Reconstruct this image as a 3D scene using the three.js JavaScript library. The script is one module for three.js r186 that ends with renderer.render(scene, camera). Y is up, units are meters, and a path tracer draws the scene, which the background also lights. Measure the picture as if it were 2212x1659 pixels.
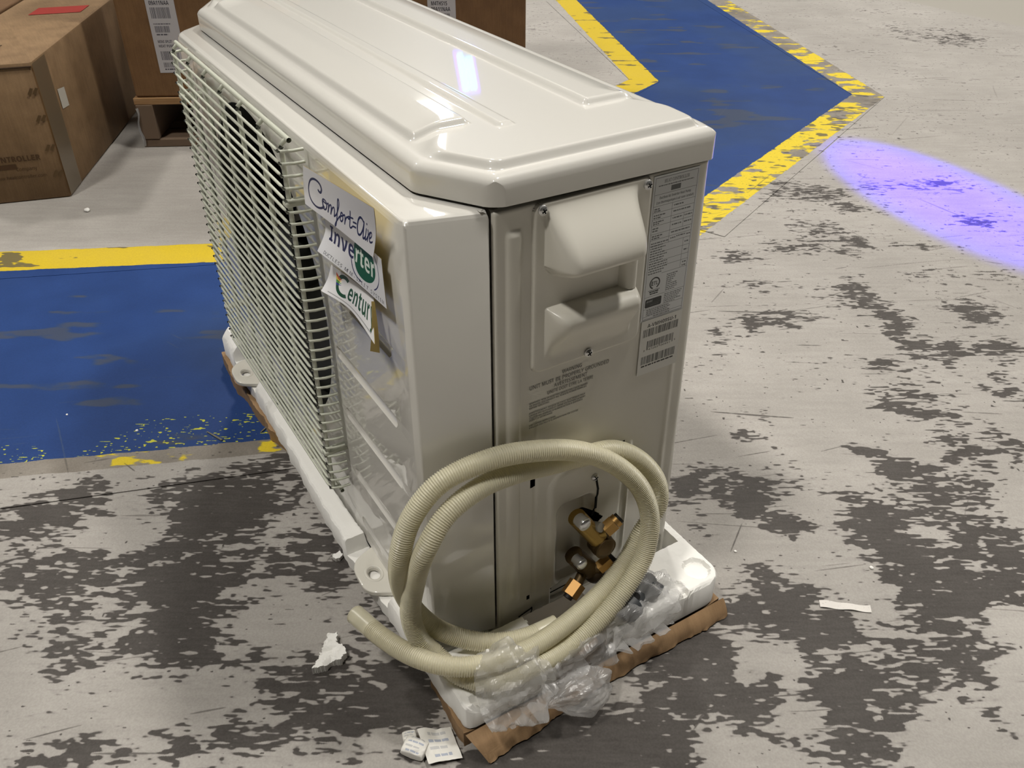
import * as THREE from 'three';
import { mergeGeometries, toCreasedNormals, mergeVertices } from 'three/addons/utils/BufferGeometryUtils.js';
import { RoundedBoxGeometry } from 'three/addons/geometries/RoundedBoxGeometry.js';
import { RectAreaLightUniformsLib } from 'three/addons/lights/RectAreaLightUniformsLib.js';
import { Brush, Evaluator, SUBTRACTION } from 'three-bvh-csg';

// ------------------------------------------------------------------ camera, lights, exposure
const scene = new THREE.Scene();
scene.background = new THREE.Color(0x000000);
const camera = new THREE.PerspectiveCamera(2 * Math.atan(829.5 / 1900) * 180 / Math.PI, 2212 / 1659, 0.05, 80);
camera.position.set(-0.334, 0.8613, 0.5813);
camera.lookAt(-0.334 + 0.4252, 0.8613 - 0.5732, 0.5813 - 0.7005);
const renderer = new THREE.WebGLRenderer();
renderer.toneMapping = THREE.LinearToneMapping;
renderer.toneMappingExposure = 1.0;
renderer.shadowMap.enabled = true;
RectAreaLightUniformsLib.init();

const CEILING = 7.6, LAMP_Y = 6.15;
const LAMP_W = 0.6, LAMP_L = 0.6;                       // high bay fixtures on a grid
const LAMP_NITS = 178;
const LAMPS = [];
for (const x of [-2.5, 2.5, 7.5]) for (const z of [-5.0, 0.3]) LAMPS.push([x, z]);
LAMPS.push([7.6, -15.6]);
for (const [x, z] of LAMPS) {
  const l = new THREE.RectAreaLight(new THREE.Color(1.0, 0.955, 0.88), LAMP_NITS, LAMP_W, LAMP_L);
  l.position.set(x, LAMP_Y - 0.012, z);
  l.lookAt(x, 0, z);
  scene.add(l);
}
const BLUE_POS = new THREE.Vector3(2.62, 2.05, -4.88), BLUE_AIM = new THREE.Vector3(1.63, 0, -0.62);
const blue = new THREE.SpotLight(new THREE.Color(0.04, 0.0, 1.0), 1300, 14, 2.45 * Math.PI / 180, 0.6, 2);
blue.position.copy(BLUE_POS).addScaledVector(BLUE_AIM.clone().sub(BLUE_POS).normalize(), 0.03);
blue.target.position.copy(BLUE_AIM);
blue.castShadow = true;
scene.add(blue, blue.target);

// ------------------------------------------------------------------ helpers
const V = (x, y, z) => new THREE.Vector3(x, y, z);
const clamp = (t, a = 0, b = 1) => Math.min(b, Math.max(a, t));
const ss = (a, b, t) => { t = clamp((t - a) / (b - a)); return t * t * (3 - 2 * t); };
const mix = (a, b, t) => a + (b - a) * t;
function rng(seed) { let a = seed >>> 0; return () => { a = (a + 0x6d2b79f5) | 0; let t = Math.imul(a ^ (a >>> 15), 1 | a); t = (t + Math.imul(t ^ (t >>> 7), 61 | t)) ^ t; return ((t ^ (t >>> 14)) >>> 0) / 4294967296; }; }
const PERM = new Float32Array(65536);
{ const r = rng(77); for (let i = 0; i < 65536; i++) PERM[i] = r(); }
function vn(x, y) {                                       // value noise, 0..1
  const xi = Math.floor(x), yi = Math.floor(y); let fx = x - xi, fy = y - yi;
  fx = fx * fx * (3 - 2 * fx); fy = fy * fy * (3 - 2 * fy);
  const a = ((xi & 255) << 8), b = (((xi + 1) & 255) << 8), c = yi & 255, d = (yi + 1) & 255;
  const p = PERM[a | c], q = PERM[b | c], r = PERM[a | d], s = PERM[b | d];
  return p + (q - p) * fx + (r - p + (p - q - r + s) * fx) * fy;
}
const fbm = (x, y, n = 4) => { let s = 0, a = 0.5, t = 0; for (let i = 0; i < n; i++) { s += a * vn(x, y); t += a; a *= 0.5; x = x * 2.03 + 17.3; y = y * 2.03 + 5.1; } return s / t; };

const used = new Map();
function numbered(name) { const n = used.get(name) ?? 0; used.set(name, n + 1); return n ? name + '_' + String(n).padStart(3, '0') : name; }
function shade(o) { o.traverse((c) => { if (c.isMesh) { c.castShadow = true; c.receiveShadow = true; } }); return o; }
function thing(name, label, category, pos = [0, 0, 0], turn = 0, group) {
  const o = new THREE.Group(); o.name = numbered(name); o.position.set(...pos); o.rotation.y = turn;
  o.userData = { label, category }; if (group) o.userData.group = group;
  scene.add(o); return o;
}
function part(name, geo, mat, parent, label) {
  const m = new THREE.Mesh(geo, mat); m.name = name; m.castShadow = m.receiveShadow = true;
  if (label) m.userData.label = label;
  parent.add(m); return m;
}
function solo(name, label, category, geo, mat, pos = [0, 0, 0], group) {
  const m = new THREE.Mesh(geo, mat); m.name = numbered(name); m.castShadow = m.receiveShadow = true; m.position.set(...pos);
  m.userData = { label, category }; if (group) m.userData.group = group;
  scene.add(m); return m;
}
function struct(name, geo, mat, label) {
  const m = new THREE.Mesh(geo, mat); m.name = name; m.castShadow = m.receiveShadow = true;
  m.userData = { kind: 'structure' }; if (label) m.userData.label = label;
  scene.add(m); return m;
}
const std = (hex, rough = 0.6, more = {}) => new THREE.MeshStandardMaterial({ color: hex, roughness: rough, ...more });
const phy = (hex, rough = 0.6, more = {}) => new THREE.MeshPhysicalMaterial({ color: hex, roughness: rough, ...more });

function roundedShape(pts, r) {                           // polygon with rounded corners as a Shape
  const s = new THREE.Shape(), n = pts.length;
  for (let i = 0; i < n; i++) {
    const p = new THREE.Vector2(...pts[i]), a = new THREE.Vector2(...pts[(i + n - 1) % n]), b = new THREE.Vector2(...pts[(i + 1) % n]);
    const rr = Array.isArray(r) ? r[i] : r;
    const d1 = a.clone().sub(p), d2 = b.clone().sub(p), k1 = Math.min(rr, d1.length() * 0.45), k2 = Math.min(rr, d2.length() * 0.45);
    const s0 = p.clone().addScaledVector(d1.normalize(), k1), s1 = p.clone().addScaledVector(d2.normalize(), k2);
    if (i === 0) s.moveTo(s0.x, s0.y); else s.lineTo(s0.x, s0.y);
    s.quadraticCurveTo(p.x, p.y, s1.x, s1.y);
  }
  s.closePath(); return s;
}
// plan polygon [x, z] raised from y0 to y1, edges bevelled
function prism(pts, y0, y1, r, bevel, seg = 3, hole) {
  const shape = roundedShape(pts.map(([x, z]) => [x, -z]), r);
  if (hole) shape.holes.push(hole);
  const g = new THREE.ExtrudeGeometry(shape, { depth: y1 - y0 - 2 * bevel, bevelEnabled: bevel > 0, bevelThickness: bevel, bevelSize: bevel, bevelOffset: -bevel, bevelSegments: seg, curveSegments: 8 });
  g.rotateX(-Math.PI / 2); g.translate(0, y0 + bevel, 0);
  return g;
}
function box(w, h, d, x, y, z, r = 0.002) { const g = new RoundedBoxGeometry(w, h, d, 2, Math.min(r, w / 2.2, h / 2.2, d / 2.2)); g.translate(x, y, z); return g; }
function tube(pts, r, seg, radial = 8, closed = false, tension = 0.5) { return new THREE.TubeGeometry(new THREE.CatmullRomCurve3(pts, closed, 'catmullrom', tension), seg, r, radial, closed); }
function bar(a, b, r, radial = 12, r2 = r) {              // cylinder from a to b
  const d = b.clone().sub(a), g = new THREE.CylinderGeometry(r2, r, d.length(), radial);
  g.translate(0, d.length() / 2, 0);
  g.applyQuaternion(new THREE.Quaternion().setFromUnitVectors(V(0, 1, 0), d.normalize())); g.translate(a.x, a.y, a.z); return g;
}
// sheet: f(i/nu, j/nv) -> [x, y, z]
function sheet(nu, nv, f, keep) {
  const pos = [], uv = [], idx = [];
  for (let j = 0; j <= nv; j++) for (let i = 0; i <= nu; i++) { const p = f(i / nu, j / nv); pos.push(p[0], p[1], p[2]); uv.push(p[3] ?? i / nu, p[4] ?? j / nv); }
  const w = nu + 1;
  for (let j = 0; j < nv; j++) for (let i = 0; i < nu; i++) {
    if (keep && !keep((i + 0.5) / nu, (j + 0.5) / nv)) continue;
    const a = j * w + i, b = a + 1, c = a + w, d = c + 1; idx.push(a, b, d, a, d, c);
  }
  const g = new THREE.BufferGeometry();
  g.setAttribute('position', new THREE.Float32BufferAttribute(pos, 3)); g.setAttribute('uv', new THREE.Float32BufferAttribute(uv, 2));
  g.setIndex(idx); g.computeVertexNormals(); return g;
}
// slab with a relief on top: rows along z, each from xl(z) to xr(z); walls down to bottom
function reliefSlab(zs, us, xl, xr, top, bottom, keep) {
  const nz = zs.length, nu = us.length, pos = [], idx = [], P = (i, j) => j * nu + i;
  for (const z of zs) { const a = xl(z), b = xr(z); for (const u of us) { const x = mix(a, b, u); pos.push(x, top(x, z), z); } }
  const ok = (i, j) => !keep || keep((pos[P(i, j) * 3] + pos[P(i + 1, j) * 3]) / 2, (zs[j] + zs[j + 1]) / 2);
  for (let j = 0; j < nz - 1; j++) for (let i = 0; i < nu - 1; i++) if (ok(i, j)) idx.push(P(i, j), P(i, j + 1), P(i + 1, j + 1), P(i, j), P(i + 1, j + 1), P(i + 1, j));
  const low = new Map();
  const down = (k) => { if (!low.has(k)) { low.set(k, pos.length / 3); pos.push(pos[k * 3], bottom(pos[k * 3], pos[k * 3 + 2]), pos[k * 3 + 2]); } return low.get(k); };
  const wall = (a, b) => { const c = down(a), d = down(b); idx.push(a, c, d, a, d, b); };
  for (let j = 0; j < nz - 1; j++) for (let i = 0; i < nu - 1; i++) if (ok(i, j)) {
    if (i === 0 || !ok(i - 1, j)) wall(P(i, j), P(i, j + 1));
    if (i === nu - 2 || !ok(i + 1, j)) wall(P(i + 1, j + 1), P(i + 1, j));
    if (j === 0 || !ok(i, j - 1)) wall(P(i + 1, j), P(i, j));
    if (j === nz - 2 || !ok(i, j + 1)) wall(P(i, j + 1), P(i + 1, j + 1));
  }
  const g = new THREE.BufferGeometry(); g.setAttribute('position', new THREE.Float32BufferAttribute(pos, 3));
  const uv = new Float32Array(pos.length / 3 * 2); for (let k = 0; k < pos.length / 3; k++) { uv[2 * k] = pos[3 * k]; uv[2 * k + 1] = pos[3 * k + 2]; }
  g.setAttribute('uv', new THREE.BufferAttribute(uv, 2)); g.setIndex(idx); g.computeVertexNormals(); return g;
}
const lin = (a, b, n) => Array.from({ length: n + 1 }, (_, i) => mix(a, b, i / n));
function bend(grid, cols) {                               // Catmull-Rom patch through a grid of points (rows top to bottom)
  const rows = grid.length / cols, cr = (a, b, c, d, t) => 0.5 * (2 * b + (c - a) * t + (2 * a - 5 * b + 4 * c - d) * t * t + (3 * b - a - 3 * c + d) * t * t * t);
  const at = (r, c, k) => grid[clamp(r, 0, rows - 1) * cols + clamp(c, 0, cols - 1)][k];
  return (u, v) => {                                      // v = 0 bottom row
    const fx = u * (cols - 1), fy = (1 - v) * (rows - 1), c = Math.min(cols - 2, Math.floor(fx)), r = Math.min(rows - 2, Math.floor(fy)), tx = fx - c, ty = fy - r;
    return [0, 1, 2].map((k) => { const q = [-1, 0, 1, 2].map((d) => cr(at(r + d, c - 1, k), at(r + d, c, k), at(r + d, c + 1, k), at(r + d, c + 2, k), tx)); return cr(...q, ty); });
  };
}
function canvasMap(w, h, draw) {
  const c = document.createElement('canvas'); c.width = w; c.height = h; const g = c.getContext('2d'); draw(g, w, h);
  const t = new THREE.CanvasTexture(c); t.colorSpace = THREE.SRGBColorSpace; t.anisotropy = 8; return t;
}
function dataMap(w, h, f, srgb = true) {
  const d = new Uint8Array(w * h * 4);
  for (let j = 0, o = 0; j < h; j++) for (let i = 0; i < w; i++, o += 4) { const c = f(i, j); d[o] = c[0]; d[o + 1] = c[1]; d[o + 2] = c[2]; d[o + 3] = 255; }
  const t = new THREE.DataTexture(d, w, h); t.magFilter = THREE.LinearFilter; t.minFilter = THREE.LinearFilter; if (srgb) t.colorSpace = THREE.SRGBColorSpace; t.needsUpdate = true; return t;
}

// ------------------------------------------------------------------ floor paint
const BLOBS = `1.07 -0.39 4 4 8,1.02 -0.34 4 3 6,0.79 -0.43 3 2 8,0.85 -0.39 4 3 9,0.78 -0.39 1 3 7,0.72 -0.41 2 2 7,1.04 -0.28 3 4 8,1.00 -0.21 3 5 8,1.19 -0.21 5 4 9,1.04 -0.15 5 3 8,1.13 -0.10 4 3 9,0.89 -0.18 3 2 9,0.86 -0.10 4 3 10,0.85 -0.04 3 2 8,1.01 -0.03 3 3 9,0.79 -0.10 2 1 7,0.61 -0.18 1 2 8,0.53 -0.17 1 1 7,0.56 -0.15 2 1 8,0.67 -0.04 3 1 8,0.68 0.00 3 2 8,0.81 0.05 4 4 10,0.88 0.07 2 4 9,0.39 -0.12 2 2 9,0.45 -0.08 6 3 11,0.44 -0.02 3 3 10,0.46 0.03 3 2 9,0.37 -0.07 1 4 8,0.35 -0.09 1 2 7,0.58 0.04 3 2 9,0.57 0.09 4 3 10,0.70 0.05 4 3 9,0.67 0.10 5 3 10,0.75 0.11 3 2 7,0.55 0.14 5 4 11,0.53 0.19 5 5 11,0.66 0.19 5 5 10,0.63 0.24 2 6 10,0.55 0.23 4 2 9,0.35 -0.01 2 2 10,0.36 0.06 4 2 11,0.36 0.12 5 4 11,0.30 0.11 3 3 9,0.35 0.16 5 3 10,0.22 0.10 4 3 9,0.17 0.15 6 5 12,0.06 0.17 6 3 12,0.23 0.20 3 4 9,0.31 0.24 3 3 10,0.30 0.29 3 4 10,0.18 0.22 4 2 7,0.40 0.26 4 3 10,0.37 0.20 3 2 6,0.47 0.27 4 3 8,0.46 0.33 1 2 9,0.42 0.37 2 3 8,0.35 0.36 2 2 8,0.23 0.27 3 3 6,0.09 0.21 4 2 10,0.34 0.31 3 2 6,0.23 0.13 3 2 7,-0.22 -0.44 7 5 13,-0.19 -0.40 3 3 10,-0.37 -0.57 3 2 9,-0.41 -0.54 5 3 9,-0.45 -0.52 4 3 8,-0.44 -0.42 7 3 10,-0.37 -0.42 1 2 8,-0.35 -0.40 4 1 8,-0.32 -0.41 1 2 6,-0.31 -0.37 2 3 9,-0.27 -0.33 6 5 10,-0.30 -0.27 3 4 9,-0.32 -0.21 4 4 8,-0.41 -0.33 5 4 6,-0.13 -0.25 4 5 9,-0.12 -0.21 2 6 9,-0.11 -0.13 2 5 9,-0.19 -0.03 6 4 12,-0.19 -0.08 4 3 9,-0.12 -0.03 3 3 11,-0.11 0.01 3 4 10,-0.39 -0.25 7 4 6,-0.24 -0.22 5 5 6,-0.46 -0.13 4 2 9,-0.35 -0.08 7 2 6,-0.24 -0.13 4 3 6,-0.05 0.13 6 2 10,-0.12 0.08 6 1 6,0.01 0.14 5 3 11,-0.14 -0.47 4 2 8,-0.10 -0.46 3 4 7,-0.10 -0.40 1 1 10,0.26 0.16 3 3 -10,0.25 0.13 1 1 -7,0.14 0.22 3 3 -9,0.17 0.25 3 2 -9,0.23 0.24 3 2 -7,0.34 0.20 1 1 -8,0.37 0.22 1 1 -8,0.37 0.36 4 3 -9,0.47 0.35 2 4 -7,0.57 0.16 1 2 -6,0.36 0.02 4 4 -8,0.57 0.28 2 2 -7,0.60 0.13 3 2 -8,-0.34 -0.43 3 2 -12,-0.41 -0.56 1 1 -9,-0.21 -0.18 5 2 -9,-0.16 -0.20 3 2 -6,-0.14 0.04 4 1 -7,-0.04 0.04 1 1 -5,0.43 0.11 7 4 -7,2.99 -1.58 11 12 5,2.92 -1.75 7 8 3,2.51 -1.67 7 5 3,1.33 -0.84 7 5 7,1.40 -0.76 5 3 7,1.23 -0.56 6 5 6,0.97 -0.62 4 3 8,1.10 -0.59 5 3 8,0.91 -0.50 5 3 5,1.55 -0.74 5 4 6,1.66 -0.67 7 4 7,1.58 -0.47 6 4 7,1.23 -0.65 5 3 6,1.39 -0.67 7 3 4,1.23 -0.36 6 3 4,1.36 -0.28 6 3 5,1.35 -0.46 4 2 4`.split(',').map((s) => s.trim().split(/\s+/).map(Number));
const EX = 0.855, EZ = 0.519, FX = 0.519, FZ = -0.855;    // grain of the wear: forklift traffic runs along (EX, EZ)
const GRID = { x0: -1.2, z0: -2.4, d: 0.01, nx: 460, nz: 340 };
const WEAR = new Float32Array(GRID.nx * GRID.nz);
for (const [bx, bz, ru, rv, w] of BLOBS) {
  const a = ru / 100 * 1.05, b = rv / 100 * 1.05, R = 2.4 * Math.max(a, b);
  for (let j = Math.max(0, Math.floor((bz - R - GRID.z0) / GRID.d)); j < Math.min(GRID.nz, (bz + R - GRID.z0) / GRID.d); j++)
    for (let i = Math.max(0, Math.floor((bx - R - GRID.x0) / GRID.d)); i < Math.min(GRID.nx, (bx + R - GRID.x0) / GRID.d); i++) {
      const dx = GRID.x0 + i * GRID.d - bx, dz = GRID.z0 + j * GRID.d - bz, u = (dx * EX + dz * EZ) / a, v = (dx * FX + dz * FZ) / b;
      WEAR[j * GRID.nx + i] += w / 10 * Math.exp(-0.7 * (u * u + v * v));
    }
}
function wearAt(x, z) {
  const fx = (x - GRID.x0) / GRID.d, fz = (z - GRID.z0) / GRID.d, i = Math.floor(fx), j = Math.floor(fz);
  if (i < 0 || j < 0 || i >= GRID.nx - 1 || j >= GRID.nz - 1) return 0;
  const u = fx - i, v = fz - j, k = j * GRID.nx + i;
  return mix(mix(WEAR[k], WEAR[k + 1], u), mix(WEAR[k + GRID.nx], WEAR[k + GRID.nx + 1], u), v);
}
const INNER = [[-4, -3.184], [0.148, -1.161], [1.61, -1.762], [3.06, -5.31]], OUTER = [[-4, -2.145], [0.0775, -0.445], [2.12, -1.2585], [3.85, -5.37]];
const LANE = [...INNER, ...[...OUTER].reverse()];
function inside(poly, x, z) { let c = false; for (let i = 0, j = poly.length - 1; i < poly.length; j = i++) { const [a, b] = poly[i], [p, q] = poly[j]; if ((b > z) !== (q > z) && x < ((p - a) * (z - b)) / (q - b) + a) c = !c; } return c; }
function nearLine(line, x, z) {                           // [distance, segment, along]
  let best = [9, 0, 0];
  for (let i = 0; i < line.length - 1; i++) {
    const [ax, az] = line[i], [bx, bz] = line[i + 1], dx = bx - ax, dz = bz - az, t = clamp(((x - ax) * dx + (z - az) * dz) / (dx * dx + dz * dz)), d = Math.hypot(x - ax - dx * t, z - az - dz * t);
    if (d < best[0]) best = [d, i, t * Math.hypot(dx, dz)];
  }
  return best;
}
const SCRATCH = [];                                       // [x, z, ux, uz, length, width, depth]
{
  const r = rng(31);
  for (let k = 0; k < 520; k++) {
    const near = k < 330, x = near ? mix(-0.6, 1.5, r()) : mix(0.8, 3.2, r()), z = near ? mix(-0.95, 0.5, r()) : mix(-2.2, -0.2, r());
    const a = Math.atan2(EZ, EX) + (r() < 0.82 ? (r() - 0.75) * 0.5 : (r() - 0.5) * 2.6), len = (0.02 + 0.16 * r() * r()) * (near ? 1 : 1.6);
    SCRATCH.push([x, z, Math.cos(a), Math.sin(a), len, (0.0006 + 0.0016 * r() * r()) * (near ? 1 : 1.3), 0.3 + 0.6 * r()]);
  }
}
function scratchLayer(x0, z0, w, h, W, H) {
  const m = new Float32Array(W * H), px = w / W;
  for (const [x, z, ux, uz, len, wid, dep] of SCRATCH) {
    const n = Math.ceil(len / px * 1.5), ph = x * 97;
    for (let s = 0; s < n; s++) {
      const t = s / n, k = Math.sin(Math.PI * t) ** 0.4 * (0.55 + 0.6 * vn(t * len * 160 + ph, ph)), rr = wid * k / px, wob = (vn(t * 2 + ph, 3) - 0.5) * 0.004 * (len > 0.1);
      const cx = (x + ux * len * (t - 0.5) - uz * wob - x0) / px, cz = (z + uz * len * (t - 0.5) + ux * wob - z0) / px, q = Math.ceil(rr + 0.5);
      for (let j = -q; j <= q; j++) for (let i = -q; i <= q; i++) {
        const a = Math.floor(cx) + i, b = Math.floor(cz) + j; if (a < 0 || b < 0 || a >= W || b >= H) continue;
        const v = clamp(rr + 0.5 - Math.hypot(a + 0.5 - cx, b + 0.5 - cz)) * dep; if (v > m[b * W + a]) m[b * W + a] = v;
      }
    }
  }
  return m;
}
function floorColour(x, z, scratch, out) {
  const u = x * EX + z * EZ, v = x * FX + z * FZ;
  const grain = vn(x * 700, z * 700), fine = fbm(u * 38, v * 95, 3), mid = fbm(x * 16 + 3, z * 16, 3), big = fbm(x * 3.1 + 9, z * 3.1 + 4, 3);
  const streak = vn(u * 55 + 7, v * 420), streak2 = vn(u * 18, v * 150 + 40);
  // grey paint
  let L = 158 + (big - 0.5) * 22 + (mid - 0.5) * 12 + (grain - 0.5) * 12 + (streak2 - 0.5) * 7, r = L + 1, g = L - 3, b = L - 8;
  const far = ss(-0.9, -1.5, z) * ss(0.6, -0.2, x);        // clean strip under the cartons
  const raw = wearAt(x, z), frag = vn(u * 130 + 3, v * 330 + 8), frag2 = vn(u * 60 + 9, v * 210);
  let worn = 1.08 * (1 - Math.exp(-1.2 * Math.max(raw, 0))) + 0.03 + Math.min(raw, 0) * 0.8 + (mid - 0.5) * 0.6 + (fine - 0.5) * 0.9 + (frag - 0.5) * 0.5 + (frag2 - 0.5) * 0.5 + (streak - 0.5) * 0.3;
  worn += (big - 0.5) * 0.25 - 0.10 - far * 0.3;
  let m = ss(0.46, 0.56, worn);
  const speck = vn(u * 120 + 60, v * 260); if (speck > 0.93 && mid > 0.42) m = Math.max(m, ss(0.93, 0.96, speck) * (1 - far));
  m = Math.max(m, scratch * (1 - far * 0.7));
  const dirt = ss(0.25, 0.55, worn) * 0.12; r -= dirt * 100; g -= dirt * 100; b -= dirt * 95;
  const D = 68 + (mid - 0.5) * 14 + (grain - 0.5) * 10 + (streak - 0.5) * 8;
  // blue lane and yellow borders
  const ni = nearLine(INNER, x, z), no = nearLine(OUTER, x, z), lane = inside(LANE, x, z);
  const chip = fbm(u * 14 + 30, v * 34 + 12, 4), edge = (fine - 0.5) * 0.006;
  let paint = 0, pr = 0, pg = 0, pb = 0, pw = 0;
  if (lane && no[0] > (no[1] === 0 ? 0.017 : 0.045) + edge && ni[0] > 0.045 + edge) {
    paint = 1; const k = (mid - 0.5) * 14 + (grain - 0.5) * 9; pr = 26 + k * 0.7; pg = 57 + k * 0.7; pb = 112 + k;
    const patch = fbm(u * 6 + 11, v * 22 + 3, 3); pw = ss(0.66, 0.74, patch + (fine - 0.5) * 0.12) * 0.55;
    pr = mix(pr, 80, pw); pg = mix(pg, 74, pw); pb = mix(pb, 72, pw);
    const dirtB = ss(0.5, 0.75, big) * 0.25; pr = mix(pr, 58, dirtB); pg = mix(pg, 72, dirtB); pb = mix(pb, 98, dirtB);
    if (no[0] < 0.10 && no[1] === 0) { const fl = vn(u * 150, v * 420); if (fl > 0.84 && fbm(u * 9, v * 9, 2) > 0.36 + no[0] * 2.2) { pr = 190; pg = 190; pb = 60; } }
    paint *= 1 - 0.9 * m * (scratch > 0.3 ? 0 : 0);
    if (scratch > 0.35) { pr = mix(pr, 80, 0.35); pg = mix(pg, 84, 0.35); pb = mix(pb, 100, 0.35); }
  } else if (ni[0] < 0.047 + edge) {
    paint = 1; pr = 196 + (grain - 0.5) * 14; pg = 170 + (grain - 0.5) * 14; pb = 42 + (mid - 0.5) * 20;
    pw = Math.max(ss(0.70, 0.74, chip + (frag2 - 0.5) * 0.12), scratch * 0.8) * 0.85; pr = mix(pr, 92, pw); pg = mix(pg, 84, pw); pb = mix(pb, 66, pw);
  } else if (no[0] < (no[1] === 0 ? 0.018 : 0.047) + edge) {
    const k = no[1] === 0 ? 0.12 : no[1] === 1 ? 0.86 - 0.5 * ss(1.75, 2.2, no[2]) : 0.30 + 0.45 * ss(0.75, 0.1, no[2]) * ss(0.3, 0.7, vn(no[2] * 5 + 4, 1));
    const keep = ss(0.03, -0.03, chip + (fine - 0.5) * 0.35 - 0.28 - k * 0.42);
    pr = mix(128, 212, keep); pg = mix(122, 188, keep); pb = mix(114, 44, keep); const k2 = (mid - 0.5) * 40 * (1 - keep) + (grain - 0.5) * 12; pr += k2; pg += k2; pb += k2;
    paint = 1; pw = Math.max(m * 0.85, scratch * 0.9, no[1] === 1 ? ss(0.66, 0.74, 0.6 * vn(u * 30 + 3, v * 75) + 0.4 * frag2) * 0.75 : 0); pr = mix(pr, D + 8, pw); pg = mix(pg, D + 4, pw); pb = mix(pb, D, pw);
  }
  if (paint) { r = pr; g = pg; b = pb; } else { r = mix(r, D + 3, m); g = mix(g, D - 1, m); b = mix(b, D - 4, m); }
  out[0] = clamp(r, 0, 255); out[1] = clamp(g, 0, 255); out[2] = clamp(b, 0, 255);
}
function bakeFloor(x0, z0, w, h, W, H) {
  const s = scratchLayer(x0, z0, w, h, W, H), c = [0, 0, 0];
  return dataMap(W, H, (i, j) => { floorColour(x0 + (i + 0.5) / W * w, z0 + (j + 0.5) / H * h, s[j * W + i], c); return c; });
}
const TILE = [[-0.62, -0.85, 1.8, 1.45, 2048, 1650], [-1.0, -3.0, 4.4, 4.0, 2048, 1862]];   // near tile fine, far tile coarser
const floorMats = TILE.map((t) => phy(0xffffff, 0.6, { specularIntensity: 0.5, map: bakeFloor(...t) }));
floorMats.push(std(0x9a968e, 0.6));
{
  const xs = [-12, -1.0, -0.62, 1.18, 3.4, 16], zs = [-20, -3.0, -0.85, 0.6, 1.0, 11], geos = [[], [], []];
  for (let i = 0; i < 5; i++) for (let j = 0; j < 5; j++) {
    const x0 = xs[i], x1 = xs[i + 1], z0 = zs[j], z1 = zs[j + 1];
    const m = i === 2 && j === 2 ? 0 : i >= 1 && i <= 3 && j >= 1 && j <= 3 ? 1 : 2, t = TILE[m] ?? TILE[1];
    const g = new THREE.BufferGeometry();
    g.setAttribute('position', new THREE.Float32BufferAttribute([x0, 0, z0, x0, 0, z1, x1, 0, z1, x1, 0, z0], 3));
    g.setAttribute('normal', new THREE.Float32BufferAttribute([0, 1, 0, 0, 1, 0, 0, 1, 0, 0, 1, 0], 3));
    g.setAttribute('uv', new THREE.Float32BufferAttribute([[x0, z0], [x0, z1], [x1, z1], [x1, z0]].flatMap(([x, z]) => [(x - t[0]) / t[2], (z - t[1]) / t[3]]), 2));
    g.setIndex([0, 1, 2, 0, 2, 3]); geos[m].push(g);
  }
  const slab = new THREE.BoxGeometry(28, 0.2, 31); slab.translate(2, -0.102, -4.5);
  const plain = ['position', 'normal', 'uv'], strip = (g) => { for (const n of Object.keys(g.attributes)) if (!plain.includes(n)) g.deleteAttribute(n); return g; };
  const merged = mergeGeometries([...geos.map((g) => mergeGeometries(g)), strip(slab)], true);
  merged.groups.forEach((g, i) => { g.materialIndex = Math.min(i, 2); });
  struct('floor', merged, floorMats, 'worn grey painted concrete floor of a warehouse');
}
// painted lane: coats of paint a fraction of a millimetre thick, cut to their outlines
function band(line, w) {                                  // mitred band along a polyline
  const out = [[], []];
  line.forEach(([x, z], i) => {
    const a = line[Math.max(0, i - 1)], b = line[Math.min(line.length - 1, i + 1)], n1 = norm(a, [x, z]), n2 = norm([x, z], b);
    let nx = n1[0] + n2[0], nz = n1[1] + n2[1]; const k = 2 / (nx * nx + nz * nz); nx *= k; nz *= k;
    out[0].push([x + nx * w, z + nz * w]); out[1].push([x - nx * w, z - nz * w]);
  });
  return [...out[0], ...out[1].reverse()];
  function norm(p, q) { const dx = q[0] - p[0], dz = q[1] - p[1], l = Math.hypot(dx, dz); return l ? [-dz / l, dx / l] : [0, 0]; }
}
function coat(poly, y, t) {
  const shape = new THREE.Shape(poly.map(([x, z]) => new THREE.Vector2(x, -z)));
  const g = new THREE.ExtrudeGeometry(shape, { depth: 0.0006, bevelEnabled: false }); g.rotateX(-Math.PI / 2); g.translate(0, y, 0);
  const p = g.attributes.position, uv = g.attributes.uv; for (let i = 0; i < p.count; i++) uv.setXY(i, (p.getX(i) - t[0]) / t[2], (p.getZ(i) - t[1]) / t[3]);
  return g;
}
const cut = (line, a, b) => line.map((p, i) => (i === 0 ? a : i === line.length - 1 ? b : p));
const LT = [-0.6, -1.6, 0.95, 1.25, 1024, 1347];
const laneLeft = phy(0xffffff, 0.55, { specularIntensity: 0.5, map: bakeFloor(...LT) });
const RT = [0.9, -3.0, 2.2, 2.4, 1536, 1675];
const laneRight = phy(0xffffff, 0.55, { specularIntensity: 0.5, map: bakeFloor(...RT) });
const inA = INNER[1], inB = INNER[2], outA = OUTER[1], outB = OUTER[2];
const along = (p, q, t) => [mix(p[0], q[0], t), mix(p[1], q[1], t)];
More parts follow.
